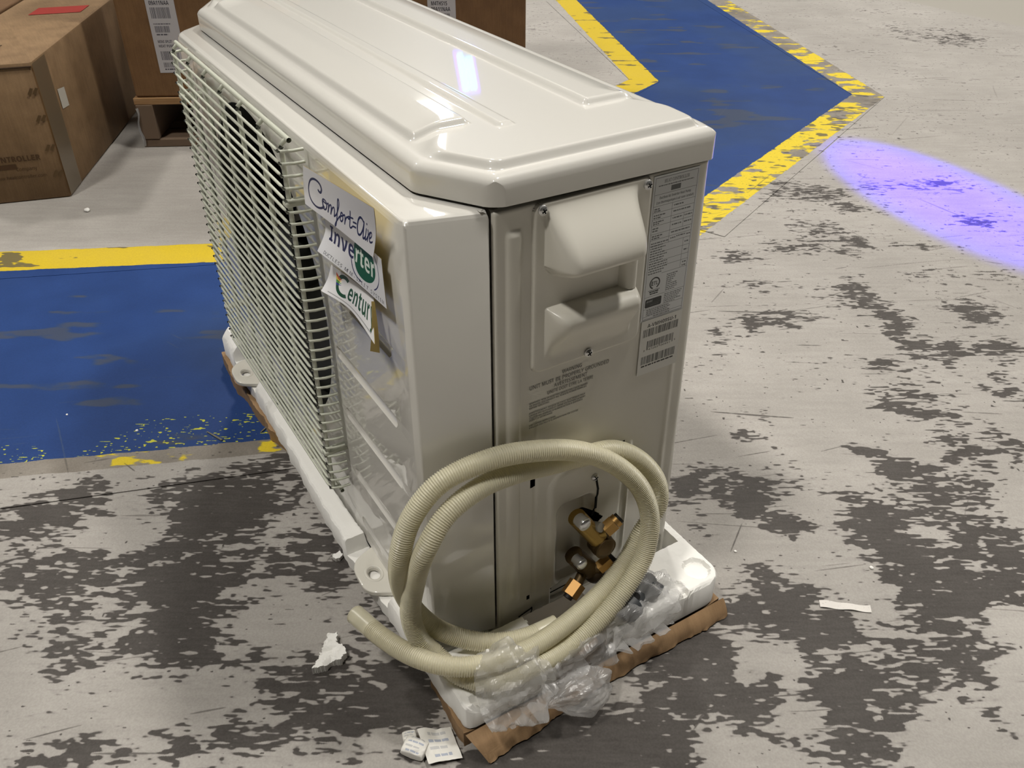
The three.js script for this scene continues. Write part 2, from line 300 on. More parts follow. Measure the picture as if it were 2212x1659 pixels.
{
  const i0 = along(inA, INNER[0], 0.175), o0 = along(outA, OUTER[0], 0.155), i3 = along(inB, INNER[3], 0.33), o3 = along(outB, OUTER[3], 0.4);
  const iM = along(inA, inB, 0.55), oM = along(outA, outB, 0.44);
  struct('painted_walkway', coat([i0, inA, iM, oM, outA, o0], 0.0002, LT), laneLeft, 'blue painted walkway on the floor left of the white unit');
  struct('painted_walkway_001', coat([iM, inB, i3, o3, outB, oM], 0.0002, RT), laneRight, 'blue painted walkway turning a corner behind the white unit');
  struct('yellow_line', coat(band([i0, inA, iM], 0.047), 0.0009, LT), laneLeft, 'yellow painted line between the blue walkway and the cartons');
  struct('yellow_line_001', coat(band([iM, inB, i3], 0.047), 0.0009, RT), laneRight, 'yellow painted line with a sharp corner beside the far carton');
  struct('yellow_line_002', coat(band([oM, outB, o3], 0.047), 0.0009, RT), laneRight, 'scuffed and half worn yellow line at the outer corner of the blue walkway');
  struct('yellow_line_003', coat(band([o0, outA, along(outA, outB, 0.2)], 0.047), 0.0009, LT), laneLeft, 'worn away yellow line along the near edge of the blue walkway');
}

// ------------------------------------------------------------------ room shell and lamps (mostly seen as light and reflection)
{
  const wallM = std(0x4c4a46, 0.85), ceilM = std(0x444444, 0.9);
  const W = (name, w, h, d, x, y, z) => struct(name, new THREE.BoxGeometry(w, h, d).translate(x, y, z), wallM);
  W('wall_back', 28.4, CEILING + 0.4, 0.2, 2, CEILING / 2, -20.1); W('wall_front', 28.4, CEILING + 0.4, 0.2, 2, CEILING / 2, 11.1);
  W('wall_left', 0.2, CEILING + 0.4, 31.4, -12.1, CEILING / 2, -4.5); W('wall_right', 0.2, CEILING + 0.4, 31.4, 16.1, CEILING / 2, -4.5);
  const ceil = struct('ceiling', new THREE.BoxGeometry(28.4, 0.2, 31.4).translate(2, CEILING + 0.1, -4.5), ceilM);
  const glow = std(0xffffff, 0.6, { emissive: new THREE.Color(1.0, 0.955, 0.88), emissiveIntensity: 6 });
  const hood = std(0xd8d8d6, 0.5), rod = std(0x888888, 0.5, { metalness: 0.6 });
  for (const [x, z] of LAMPS) {
    part('light_panel', new THREE.BoxGeometry(LAMP_W, 0.006, LAMP_L).translate(x, LAMP_Y - 0.003, z), glow, ceil);
    part('light_bowl', new THREE.CylinderGeometry(0.20, 0.30, 0.82, 32).translate(x, LAMP_Y + 0.412, z), glow, ceil);
    part('light_housing', new THREE.CylinderGeometry(0.13, 0.21, 0.16, 24).translate(x, LAMP_Y + 0.90, z), hood, ceil);
    part('hanging_rod', bar(V(x, LAMP_Y + 0.95, z), V(x, CEILING, z), 0.012), rod, ceil);
  }
}
{
  const t = thing('safety_lamp', 'blue warning lamp on a post, seen mirrored in the glossy white lid', 'lamp', [BLUE_POS.x, 0, BLUE_POS.z]);
  const dark = std(0x222326, 0.5), q = new THREE.Quaternion().setFromUnitVectors(V(0, 0, 1), BLUE_AIM.clone().sub(BLUE_POS).normalize());
  const put = (g, y = BLUE_POS.y) => { g.applyQuaternion(q); g.translate(0, y, 0); return g; };
  part('base_plate', new THREE.CylinderGeometry(0.22, 0.24, 0.03, 24).translate(0, 0.015, 0), dark, t);
  part('post', bar(V(0, 0.03, 0), V(0, BLUE_POS.y - 0.1, 0), 0.03), dark, t);
  part('housing', put(new RoundedBoxGeometry(0.15, 0.30, 0.07, 3, 0.02).translate(0, 0, -0.05)), dark, t);
  const lens = std(0x8899ff, 0.3, { emissive: new THREE.Color(0.05, 0.62, 1.0), emissiveIntensity: 9 });
  const rim = std(0x3311cc, 0.3, { emissive: new THREE.Color(0.10, 0.0, 1.0), emissiveIntensity: 5 });
  part('lens_surround', put(new RoundedBoxGeometry(0.145, 0.29, 0.012, 3, 0.005).translate(0, 0, -0.012)), rim, t);
  for (const s of [-0.028, 0.028]) part('lens', put(new RoundedBoxGeometry(0.046, 0.235, 0.012, 3, 0.005).translate(s, 0, -0.003)), lens, t);
}

// ------------------------------------------------------------------ air conditioner (its own axes: origin at the corner seam, y from the base)
const OFF = 0.045, H = 0.52;
const white = phy(0xd6d4ce, 0.42, { clearcoat: 1, clearcoatRoughness: 0.035, specularIntensity: 0.6 });
const whiteSide = phy(0xd4d1c7, 0.5, { clearcoat: 0.7, clearcoatRoughness: 0.18, specularIntensity: 0.6 });
const blackIn = std(0x060606, 0.9), chrome = std(0xd0d0d0, 0.28, { metalness: 0.9 }), wireM = phy(0xc9ccbd, 0.4, { clearcoat: 0.5, clearcoatRoughness: 0.2 });
const AC = thing('air_conditioner', 'white outdoor air conditioner unit with wire fan guard and glossy ribbed lid', 'air conditioner', [0, OFF, 0]);
const CSG = new Evaluator(); CSG.attributes = ['position', 'normal'];
const csg = (a, b) => { const A = new Brush(a), B = new Brush(b); A.updateMatrixWorld(); B.updateMatrixWorld(); return CSG.evaluate(A, B, SUBTRACTION).geometry; };
const bare = (g) => { const h = g.index ? g.toNonIndexed() : g; for (const n of Object.keys(h.attributes)) if (n !== 'position' && n !== 'normal') h.deleteAttribute(n); return h; };
{ // lid
  const chamF = (z) => { let x = -0.041; x = smax(x, mix(-0.041, 0.001, (z + 0.063) / 0.0665), 0.004); x += 0.0095 * clamp((z + 0.0090) / 0.0125) ** 3; return smax(x, mix(-0.041, 0.0, (-0.735 - z) / 0.07), 0.006); };
  function smax(a, b, k) { const h = clamp(0.5 + 0.5 * (b - a) / k); return mix(a, b, h) + k * h * (1 - h); }
  const chamB = (z) => -0.006 * clamp((z + 0.0060) / 0.0095) ** 3 - smax(-0.2435, -mix(0.2435, 0.2390, (z + 0.022) / 0.0255), 0.004);
  const edges = [];                                       // inward half planes of the lid outline
  const O = [[-0.041, -0.063], [0.001, 0.0035], [0.2390, 0.0035], [0.2435, -0.022], [0.2435, -0.805], [0.0, -0.805], [-0.041, -0.735]];
  for (let i = 0; i < O.length; i++) { const a = O[i], b = O[(i + 1) % O.length], l = Math.hypot(b[0] - a[0], b[1] - a[1]); edges.push([a[0], a[1], -(a[1] - b[1]) / l, (a[0] - b[0]) / l]); }
  const cx = 0.1, cz = -0.4;
  for (const e of edges) if ((cx - e[0]) * e[2] + (cz - e[1]) * e[3] < 0) { e[2] *= -1; e[3] *= -1; }
  const inset = (x, z, k) => { let d = 9; for (const e of edges) { const q = (x - e[0]) * e[2] + (z - e[1]) * e[3]; d = d === 9 ? q : -smax(-d, -q, k); } return d; };
  const pad = (x, z, x0, x1, z0, z1, w) => ss(x0 - w / 2, x0 + w / 2, x) * ss(-x1 - w / 2, -x1 + w / 2, -x) * ss(z0 - w, z0, z) * ss(-z1 - w / 2, -z1 + w / 2, -z);
  const R = 0.012;
  const top = (x, z) => {
    const d = Math.max(0, inset(x, z, 0.0015)), dd = inset(x, z, 0.006);
    let y = H + 0.0285; if (d < R) y -= R - Math.sqrt(R * R - (R - d) * (R - d));
    const end = ss(-0.13, -0.05, z), end2 = ss(-0.67, -0.75, z);
    y += 0.0070 * ss(0.0130, mix(0.060, 0.0205, Math.max(end, end2)), dd);
    y += 0.0060 * pad(x, z, -0.018, 0.037, -0.71, -0.107, 0.0075);
    y += 0.0032 * pad(x, z, 0.0565, 0.0715, -0.72, -0.085, 0.006);
    y += 0.0056 * pad(x, z, 0.158, 0.213, -0.71, -0.095, 0.0075);
    return y;
  };
  const zs = [...lin(-0.805, -0.79, 16), ...lin(-0.788, -0.125, 220), ...lin(-0.1235, -0.011, 76), ...lin(-0.0102, 0.0035, 18)];
  const us = [...lin(0, 0.06, 17), ...lin(0.0635, 0.9365, 190), ...lin(0.94, 1, 17)];
  const g = reliefSlab(zs, us, chamF, chamB, top, (x) => H - 0.0010 + 0.0036 * clamp((0.24 - x) / 0.24));
  const lid = part('lid', g, white, AC);
  part('screw', new THREE.CylinderGeometry(0.0026, 0.003, 0.002, 12).translate(0.0842, H + 0.0312, -0.3448), std(0x3a352c, 0.5), lid, 'small dark screw on the lid');
}
{ // front panel with the round fan opening and three pressed grooves
  let g = bare(prism([[-0.0022, -0.0006], [-0.0735, -0.0195], [-0.0735, -0.741], [-0.006, -0.80]], 0.0, H, [0.0025, 0.009, 0.02, 0.01], 0.0075, 4));
  const hole = new THREE.CylinderGeometry(0.197, 0.197, 0.3, 96).rotateZ(Math.PI / 2).translate(-0.05, 0.3, -0.4415);
  g = csg(g, bare(hole));
  for (const [y, z0, z1] of [[0.3705, -0.222, -0.066], [0.287, -0.222, -0.067], [0.206, -0.217, -0.0675], [0.1185, -0.212, -0.09], [0.04, -0.21, -0.1]]) {
    const c = new THREE.CapsuleGeometry(0.0095, z1 - z0 - 0.012, 8, 20).rotateX(Math.PI / 2).translate(-0.0735 - 0.0052, y, (z0 + z1) / 2);
    g = csg(g, bare(c));
  }
  part('front_panel', toCreasedNormals(g, 0.7), white, AC);
  const shroud = new THREE.CylinderGeometry(0.1965, 0.190, 0.062, 72, 1, true).rotateZ(Math.PI / 2).translate(-0.0395, 0.3, -0.4415);
  part('fan_shroud', shroud, std(0x23231d, 0.6, { side: THREE.DoubleSide }), AC);
  const fan = new THREE.Group(); fan.name = 'fan'; fan.position.set(-0.034, 0.3, -0.4415); AC.add(fan);
  const fanM = std(0x1d1f1a, 0.45, { side: THREE.DoubleSide });
  part('hub', new THREE.CylinderGeometry(0.042, 0.05, 0.04, 32).rotateZ(Math.PI / 2), fanM, fan);
  for (let k = 0; k < 3; k++) {
    const b = sheet(14, 10, (u, v) => { const r = mix(0.04, 0.186, v), a = k * 2.094 + mix(-0.62, 0.62, u) * (0.75 + 0.35 * v) + v * 0.35; return [mix(0.014, -0.018, u) + 0.006 * Math.sin(u * 3), r * Math.cos(a), r * Math.sin(a)]; });
    part('blade', b, fanM, fan);
  }
  const coil = [new THREE.BoxGeometry(0.004, 0.46, 0.5).translate(0.014, 0.28, -0.44)];
  for (let i = 0; i < 60; i++) coil.push(new THREE.BoxGeometry(0.004, 0.44, 0.0012).translate(0.010, 0.28, -0.68 + i * 0.008));
  part('coil', mergeGeometries(coil), std(0x0b0f2e, 0.5), AC, 'dark blue finned coil behind the fan');
}
{ // wire guard: each wire is a piece of the guard
  const guard = new THREE.Group(); guard.name = 'wire_guard'; AC.add(guard);
  const zR = -0.2334, zL = -0.655, xF = -0.1008;
  for (let i = 0; i < 35; i++) {
    const y = mix(0.5155, 0.0862, i / 34);
    const c = [V(-0.0775, y, zR + 0.0035), V(-0.089, y, zR + 0.003), V(-0.097, y, zR + 0.001), V(xF, y, zR - 0.006), V(xF, y, zR - 0.02), V(xF, y, (zL + zR) / 2), V(xF, y, zL + 0.02), V(xF, y, zL + 0.006), V(-0.097, y, zL - 0.001), V(-0.088, y, zL - 0.003), V(-0.0775, y, zL - 0.0035)];
    part('wire', tube(c, 0.00165, 44, 7), wireM, guard);
  }
  for (let i = 0; i < 7; i++) {
    const z = mix(zR - 0.004, zL + 0.004, i / 6), xv = -0.0968;
    const c = [V(-0.0905, 0.5255, z), V(-0.0952, 0.5235, z), V(xv, 0.516, z), V(xv, 0.5, z), V(xv, 0.3, z), V(xv, 0.1, z), V(xv, 0.087, z), V(-0.094, 0.082, z), V(-0.088, 0.0815, z)];
    part('wire', tube(c, 0.0027, 60, 8), wireM, guard);
  }
  for (const [x, y] of [[-0.0905, 0.5262], [-0.0885, 0.0805]]) part('wire', tube([V(x, y, zL - 0.004), V(x, y, -0.44), V(x, y, zR + 0.004)], 0.0027, 8, 8), wireM, guard);
  for (const [y, z] of [[0.46, zR], [0.46, zL], [0.14, zR], [0.14, zL]]) part('clip', box(0.03, 0.006, 0.012, -0.087, y, z + (z > -0.4 ? -0.006 : 0.006), 0.002), wireM, guard);
}
{ // casing behind and the stamped side panel
  part('casing', toCreasedNormals(prism([[-0.004, -0.019], [0.2400, -0.019], [0.2400, -0.80], [-0.004, -0.80]].map(([x, z]) => [Math.max(x, 0.016), z]), 0.0, H - 0.001, 0.003, 0.002), 0.6), whiteSide, AC);
  part('inner_frame', new THREE.BoxGeometry(0.215, 0.25, 0.002).translate(0.135, 0.125, -0.0175), blackIn, AC, 'black inside of the casing');
  part('base_pan', toCreasedNormals(prism([[-0.068, -0.006], [0.247, -0.006], [0.247, -0.79], [-0.068, -0.79]], -0.006, 0.001, 0.01, 0.002), 0.6), whiteSide, AC);
  const edgeRound = (d, r) => (d < r ? -(r - Math.sqrt(Math.max(0, r * r - (r - d) * (r - d)))) : 0);
  const rr = (x, y, x0, x1, y0, y1, r) => { const qx = Math.max(x0 + r - x, x - x1 + r, 0), qy = Math.max(y0 + r - y, y - y1 + r, 0); return r - Math.hypot(qx, qy) + Math.min(0, 0) - (qx === 0 && qy === 0 ? -Math.min(x - x0, x1 - x, y - y0, y1 - y) + r : 0) * 1; };
  const inRect = (x, y, x0, x1, y0, y1, r) => { const cx = (x0 + x1) / 2, cy = (y0 + y1) / 2, qx = Math.abs(x - cx) - (x1 - x0) / 2 + r, qy = Math.abs(y - cy) - (y1 - y0) / 2 + r; return r - Math.hypot(Math.max(qx, 0), Math.max(qy, 0)) - Math.min(Math.max(qx, qy), 0); };
  const relief = (x, y) => {
    let z = edgeRound(0.5188 - y, 0.004) + edgeRound(x - 0.0006, 0.0035) + edgeRound(0.2485 - x, 0.012);
    z += 0.0030 * Math.sqrt(clamp(1 - ((x - 0.0206) / 0.0075) ** 2)) * ss(0.4995, 0.492, y) * ss(0.03, 0.05, y);
    z += 0.0010 * ss(0.006, 0, Math.abs(x - 0.2215)) * ss(0.31, 0.29, y) - 0.0008 * ss(0.004, 0, Math.abs(x - 0.047)) * ss(0.3, 0.28, y);
    z += 0.0024 * ss(0.0, 0.008, inRect(x, y, 0.062, 0.168, -0.1, 0.2065, 0.024));
    z -= 0.0125 * ss(0.0, 0.011, inRect(x, y, 0.0735, 0.128, 0.031, 0.1600, 0.014));
    z += 0.003 * ss(0.003, 0, Math.abs(x - 0.172)) * ss(0.21, 0.2, y) * ss(0.03, 0.05, y);
    z -= 0.013 * ss(0.0, 0.0025, inRect(x, y, 0.0695, 0.236, -0.1, 0.034, 0.002));
    return z;
  };
  const seg = (x, y, a, b) => { const dx = b[0] - a[0], dy = b[1] - a[1], t = clamp(((x - a[0]) * dx + (y - a[1]) * dy) / (dx * dx + dy * dy)); return Math.hypot(x - a[0] - dx * t, y - a[1] - dy * t); };
  const crack = [[0.1262, 0.174], [0.1292, 0.160], [0.1290, 0.152], [0.1278, 0.148], [0.1276, 0.132], [0.1245, 0.122]];
  const tri = (x, y) => y > 0.103 && y < 0.128 && x > 0.112 + (0.128 - y) * 0.2 && x < 0.139 && x + y * 0.9 < 0.2415 && (x - 0.112) * 0.6 + 0.108 < y + 0.012;
  const keep = (u, v) => {
    const x = mix(0.0006, 0.2485, u), y = mix(-0.001, 0.5188, v);
    if (Math.abs(x - 0.1609) < 0.0034 && y > 0.2005 && y < 0.2135) return false;
    if (Math.abs(x - 0.0440) < 0.0030 && y > 0.1985 && y < 0.2115) return false;
    if (Math.abs(x - 0.0403) < 0.0024 && Math.abs(y - 0.0325) < 0.003) return false;
    return !tri(x, y);
  };
  part('side_panel', sheet(190, 400, (u, v) => { const x = mix(0.0006, 0.2485, u), y = mix(-0.001, 0.5188, v); return [x - 0.0085 * ss(0.19, 0.2485, x) * v, y, relief(x, y)]; }, keep), whiteSide, AC);
  const gapM = (pts, w, name) => { const geos = []; for (let i = 0; i < pts.length - 1; i++) { const [ax, ay] = pts[i], [bx, by] = pts[i + 1], l = Math.hypot(bx - ax, by - ay), g = new THREE.BoxGeometry(l + w * 0.6, w * (0.8 + 0.5 * vn(i * 3.3, 2)), 0.0012); g.rotateZ(Math.atan2(by - ay, bx - ax)); g.translate((ax + bx) / 2, (ay + by) / 2, relief((ax + bx) / 2, (ay + by) / 2)); geos.push(g); } part(name, mergeGeometries(geos), blackIn, AC, 'black gap in the pressed side panel'); };
  gapM(crack, 0.0021, 'crack');
  gapM([[0.0280, 0.0062], [0.0325, 0.0075], [0.0370, 0.0088], [0.0460, 0.0112], [0.0463, 0.0075], [0.0450, 0.0035], [0.0385, 0.0012]], 0.0011, 'knockout_slit');
  gapM([[0.0700, 0.0340], [0.0700, 0.0310]], 0.0018, 'notch'); gapM([[0.0715, 0.0075], [0.088, 0.0085], [0.103, 0.0095]], 0.0012, 'seam_gap');
  // terminal cover: hood, finger recess and ledge pressed into one plate
  const X0 = 0.0385, X1 = 0.1665, Y0 = 0.3445, Y1 = 0.5185;
  const coverZ = (x, y) => {
    const e = inRect(x, y, X0, X1, Y0, Y1, 0.011);
    let z = 0.0034 + edgeRound(Math.max(0, e), 0.0034);
    const ci = (t) => { t = clamp(t); return Math.sqrt(1 - (1 - t) * (1 - t)); };
    const hx = ci(inRect(x, y, 0.0505, 0.1480, 0.4455, 0.62, 0.017) / 0.0165), lx = ci((x - 0.0530) / 0.0150) * ci((0.1520 - x) / 0.0105);
    const hood = y > 0.4455 ? 0.035 * Math.min(ss(0.5135, 0.4640, y) ** 0.72, ci((y - 0.4455) / 0.0165)) : 0;
    const low = y < 0.4140 && y > 0.356 ? 0.0235 * Math.min(ci((0.4140 - y) / 0.0105), ss(0.355, 0.4040, y)) : 0;
    z += hood * hx + low * lx;
    if (y < 0.4470 && y > 0.4135) z += 0.011 * ci((x - 0.1345) / 0.009) * ci((0.1515 - x) / 0.007) * (x > 0.1345 && x < 0.1515) + 0.0 * y;
    return z;
  };
  const cov = new THREE.Group(); cov.name = 'terminal_cover'; AC.add(cov);
  part('plate', sheet(130, 190, (u, v) => { const x = mix(X0, X1, u), y = mix(Y0, Y1, v); return [x, y, coverZ(x, y)]; }, (u, v) => inRect(mix(X0, X1, u), mix(Y0, Y1, v), X0, X1, Y0, Y1, 0.011) > 0), phy(0xd4d1c7, 0.48, { clearcoat: 0.5, clearcoatRoughness: 0.25, specularIntensity: 0.6 }), cov);
  const screw = (x, y, z, parent) => {
    const s = part('screw', new THREE.SphereGeometry(0.0058, 20, 10, 0, Math.PI * 2, 0, 0.95).translate(0, -0.0034, 0).rotateX(Math.PI / 2).translate(x, y, z), chrome, parent);
    const cross = mergeGeometries([new THREE.BoxGeometry(0.0052, 0.0011, 0.0006), new THREE.BoxGeometry(0.0011, 0.0052, 0.0006)]).rotateZ(0.5).translate(x, y, z + 0.0023);
    return s.parent === AC ? part('cross_slot', cross, blackIn, s) : s.add(new THREE.Mesh(cross, blackIn));
  };
  const plain = (x, y, z) => { part('screw', mergeGeometries([bare(new THREE.SphereGeometry(0.0058, 20, 10, 0, Math.PI * 2, 0, 0.95).translate(0, -0.0030, 0).rotateX(Math.PI / 2).translate(x, y, z)), bare(new THREE.CylinderGeometry(0.0046, 0.0046, 0.002, 20).rotateX(Math.PI / 2).translate(x, y, z))]), chrome, AC, 'round headed screw');
    part('screw_slot', mergeGeometries([new THREE.BoxGeometry(0.0050, 0.0011, 0.0006), new THREE.BoxGeometry(0.0011, 0.0050, 0.0006)]).rotateZ(0.5).translate(x, y, z + 0.0027), blackIn, AC); };
  plain(0.0467, 0.5115, 0.0044); plain(0.1592, 0.5105, 0.0044); plain(0.1032, 0.3500, 0.0044); plain(0.1232, 0.1800, 0.0034);
}
{ // mounting feet
  for (const zc of [-0.150, -0.662]) {
    const hole = new THREE.Path(); hole.absellipse(-0.0885, -zc, 0.0072, 0.0100, 0, Math.PI * 2, true);
    const foot = prism([[-0.066, zc - 0.046], [-0.108, zc - 0.030], [-0.110, zc + 0.024], [-0.066, zc + 0.050]], 0.0, 0.0065, [0.001, 0.022, 0.016, 0.001], 0.0016, 3, hole);
    const boss = new THREE.TorusGeometry(0.0115, 0.0022, 8, 28).rotateX(Math.PI / 2).scale(0.85, 0.55, 1.15).translate(-0.0885, 0.0062, zc);
    part('mounting_foot', mergeGeometries([bare(toCreasedNormals(foot, 0.6)), bare(boss)]), whiteSide, AC);
  }
}
// printed matter on the unit
function scribble(g, x, y, w, h, r, gap = 0.3) { let c = x; while (c < x + w) { const k = h * (0.8 + 2.4 * r()); g.fillRect(c, y, Math.min(k, x + w - c), h); c += k + h * gap * 1.6; } }
function bars(g, x, y, w, h, r, n) { const a = []; let t = 0; for (let i = 0; i < n * 2; i++) { const k = 1 + Math.floor(r() * 2.6); a.push(k); t += k; } let c = x; a.forEach((k, i) => { const q = k / t * w; if (i % 2 === 0) g.fillRect(c, y, q, h); c += q; }); }
const fitText = (g, s, x, y, w) => { const k = w / g.measureText(s).width; g.save(); g.translate(x, y); g.scale(k, 1); g.fillText(s, 0, 0); g.restore(); };
{
  const r = rng(5);
  const rating = canvasMap(520, 1480, (g, w, h) => {
    g.fillStyle = '#d2d4d6'; g.fillRect(0, 0, w, h); g.strokeStyle = '#4c4e50'; g.lineWidth = 4; g.strokeRect(22, 22, w - 40, h - 44);
    g.fillStyle = '#5c5e60'; g.textAlign = 'left'; g.font = 'bold 44px serif'; fitText(g, 'HEAT CONTROLLER', 120, 78, 285); scribble(g, 60, 96, 400, 9, r); g.fillRect(205, 118, 110, 48);
    g.fillStyle = '#3a3c3e'; g.font = 'bold 34px sans-serif'; fitText(g, 'Ductless Air Inverter Heat Pump', 82, 226, 360); fitText(g, '(Les thermopompes à air sans conduit)', 52, 270, 430);
    g.fillStyle = '#66686a'; g.lineWidth = 3;
    const line = (x0, y0, x1, y1) => { g.beginPath(); g.moveTo(x0, y0); g.lineTo(x1, y1); g.stroke(); };
    for (const y of [180, 290]) line(22, y, w - 18, y);
    for (const y of [350, 420, 480, 560, 620]) line(22, y, w - 18, y);
    line(240, 290, 240, 680); line(390, 420, 390, 560);
    for (const [x, y, k] of [[36, 310, 60], [36, 330, 70], [36, 372, 130], [36, 396, 80], [36, 436, 120], [36, 456, 70], [36, 500, 66], [36, 524, 60], [36, 576, 120], [36, 598, 90], [260, 312, 110], [260, 372, 200], [260, 440, 115], [400, 440, 90], [260, 505, 110], [400, 505, 90], [260, 580, 220], [260, 640, 60], [330, 634, 110], [450, 640, 44]]) scribble(g, x, y, k, 13, r);
    for (let i = 0; i < 13; i++) { scribble(g, 36, 650 + i * 26, 130 + 110 * r(), 12, r); }
    for (const y of [680, 760, 850, 910, 990]) line(y > 700 ? 200 : 22, y, w - 18, y);
    line(420, 680, 420, 990); for (const y of [715, 800, 930, 965]) scribble(g, 440, y, 46, 14, r);
    // round mark with letters
    g.strokeStyle = '#141414'; g.fillStyle = '#141414'; g.lineWidth = 13; g.beginPath(); g.arc(130, 1078, 56, 0.75 * Math.PI - 0.45, 0.25 * Math.PI + 0.3); g.stroke();
    g.lineWidth = 6; g.beginPath(); g.arc(130, 1078, 41, 0.78 * Math.PI, 1.24 * Math.PI); g.stroke();
    g.font = 'bold 58px sans-serif'; fitText(g, 'ETL', 92, 1100, 78); g.fillRect(58, 1148, 140, 5); scribble(g, 74, 1160, 108, 14, r, 0.15); scribble(g, 82, 1182, 96, 13, r, 0.15);
    g.fillStyle = '#6a6c6e'; for (let i = 0; i < 9; i++) scribble(g, 268, 1020 + i * 21, 70 + 80 * r(), 11, r);
    g.strokeStyle = '#4c4e50'; g.lineWidth = 3; line(22, 1216, w - 18, 1216);
    g.fillStyle = '#1e211f'; g.beginPath(); g.roundRect(36, 1240, 196, 92, 16); g.fill(); g.fillStyle = '#9ea2a0'; g.font = 'italic bold 30px sans-serif'; fitText(g, 'AHRI', 48, 1278, 74); g.fillStyle = '#454a47'; g.fillRect(50, 1290, 170, 4); scribble(g, 96, 1304, 110, 12, r);
    g.fillStyle = '#6a6c6e'; for (let i = 0; i < 6; i++) scribble(g, 262, 1232 + i * 19, 130 + 90 * r(), 10, r);
    line(22, 1346, w - 18, 1346); for (let i = 0; i < 4; i++) scribble(g, 60, 1356 + i * 19, 260 + 80 * r(), 11, r); line(22, 1432, w - 18, 1432); scribble(g, 150, 1440, 200, 10, r);
  });
  const lab = (name, x0, x1, y0, y1, z, map, label, more = {}) => part(name, new THREE.PlaneGeometry(x1 - x0, y1 - y0).translate((x0 + x1) / 2, (y0 + y1) / 2, z), phy(0xffffff, 0.45, { map, ...more }), AC, label);
  lab('rating_label', 0.1688, 0.2232, 0.3610, 0.5145, 0.0007, rating, 'grey rating label full of small print');
  const code = canvasMap(460, 560, (g, w, h) => {
    g.fillStyle = '#d8d7d2'; g.fillRect(0, 0, w, h); g.fillStyle = '#1a1a1a'; g.font = 'bold 50px sans-serif'; fitText(g, 'A-VMH09SU-1', 70, 78, 330);
    bars(g, 30, 92, 400, 78, r, 42); bars(g, 84, 218, 306, 92, r, 30); g.fillStyle = '#d8d7d2'; g.fillRect(104, 290, 120, 24); g.fillRect(240, 290, 126, 24);
    g.fillStyle = '#1a1a1a'; g.font = 'bold 26px monospace'; g.fillText('8', 50, 318); fitText(g, '47283', 106, 316, 112); fitText(g, '00951', 244, 316, 116); g.fillText('6', 400, 304);
    bars(g, 34, 370, 390, 84, r, 46); scribble(g, 40, 466, 372, 15, r, 0.3);
  });
  lab('barcode_label', 0.1703, 0.2232, 0.2955, 0.3618, 0.0012, code, 'white barcode label');
  const warn = canvasMap(1024, 620, (g, w, h) => {
    g.clearRect(0, 0, w, h); g.fillStyle = '#3b3a34'; g.textAlign = 'left';
    g.font = '62px sans-serif'; fitText(g, 'WARNING', 390, 62, 240); fitText(g, 'UNIT MUST BE PROPERLY GROUNDED', 8, 130, 960); fitText(g, 'AVERTISSEMENT', 300, 194, 400); g.font = '54px sans-serif'; fitText(g, 'UNITÉ DOIT ÊTRE LA TERRE', 218, 254, 560);
    g.fillStyle = '#403f38'; g.font = 'bold 26px sans-serif';
    const rows = [['WARNING: RISK OF ELECTRIC SHOCK CAN CAUSE INJURY', 700], ['OR DEATH: DISCONNECT ALL REMOTE POWER SUPPLIES', 690], ['BEFORE SERVICING', 240], null, ['AVERTISSEMENT: RISQUE DE CHOC ELECTRIQUE PEUT', 680], ['CAUSER DES BLESSURES ET MÊME ENTRAINER LA MORT.', 690], ['COUPER LES SOURCES D\'ALIMENTATION À DISTANCE', 650], ['AVANT LE DÉPANNAGE', 280], null, ['USE COPPER SUPPLY WIRE', 320], ['UTILISER DES FILS D\'ALIMENTATION EN CUIVRE', 600]];
    rows.forEach((t, i) => t && fitText(g, t[0], 10, 304 + i * 30, t[1]));
  });
  lab('warning_text', 0.0372, 0.1385, 0.2775, 0.3387, 0.0005, warn, 'printed warning in two languages', { transparent: true });
}
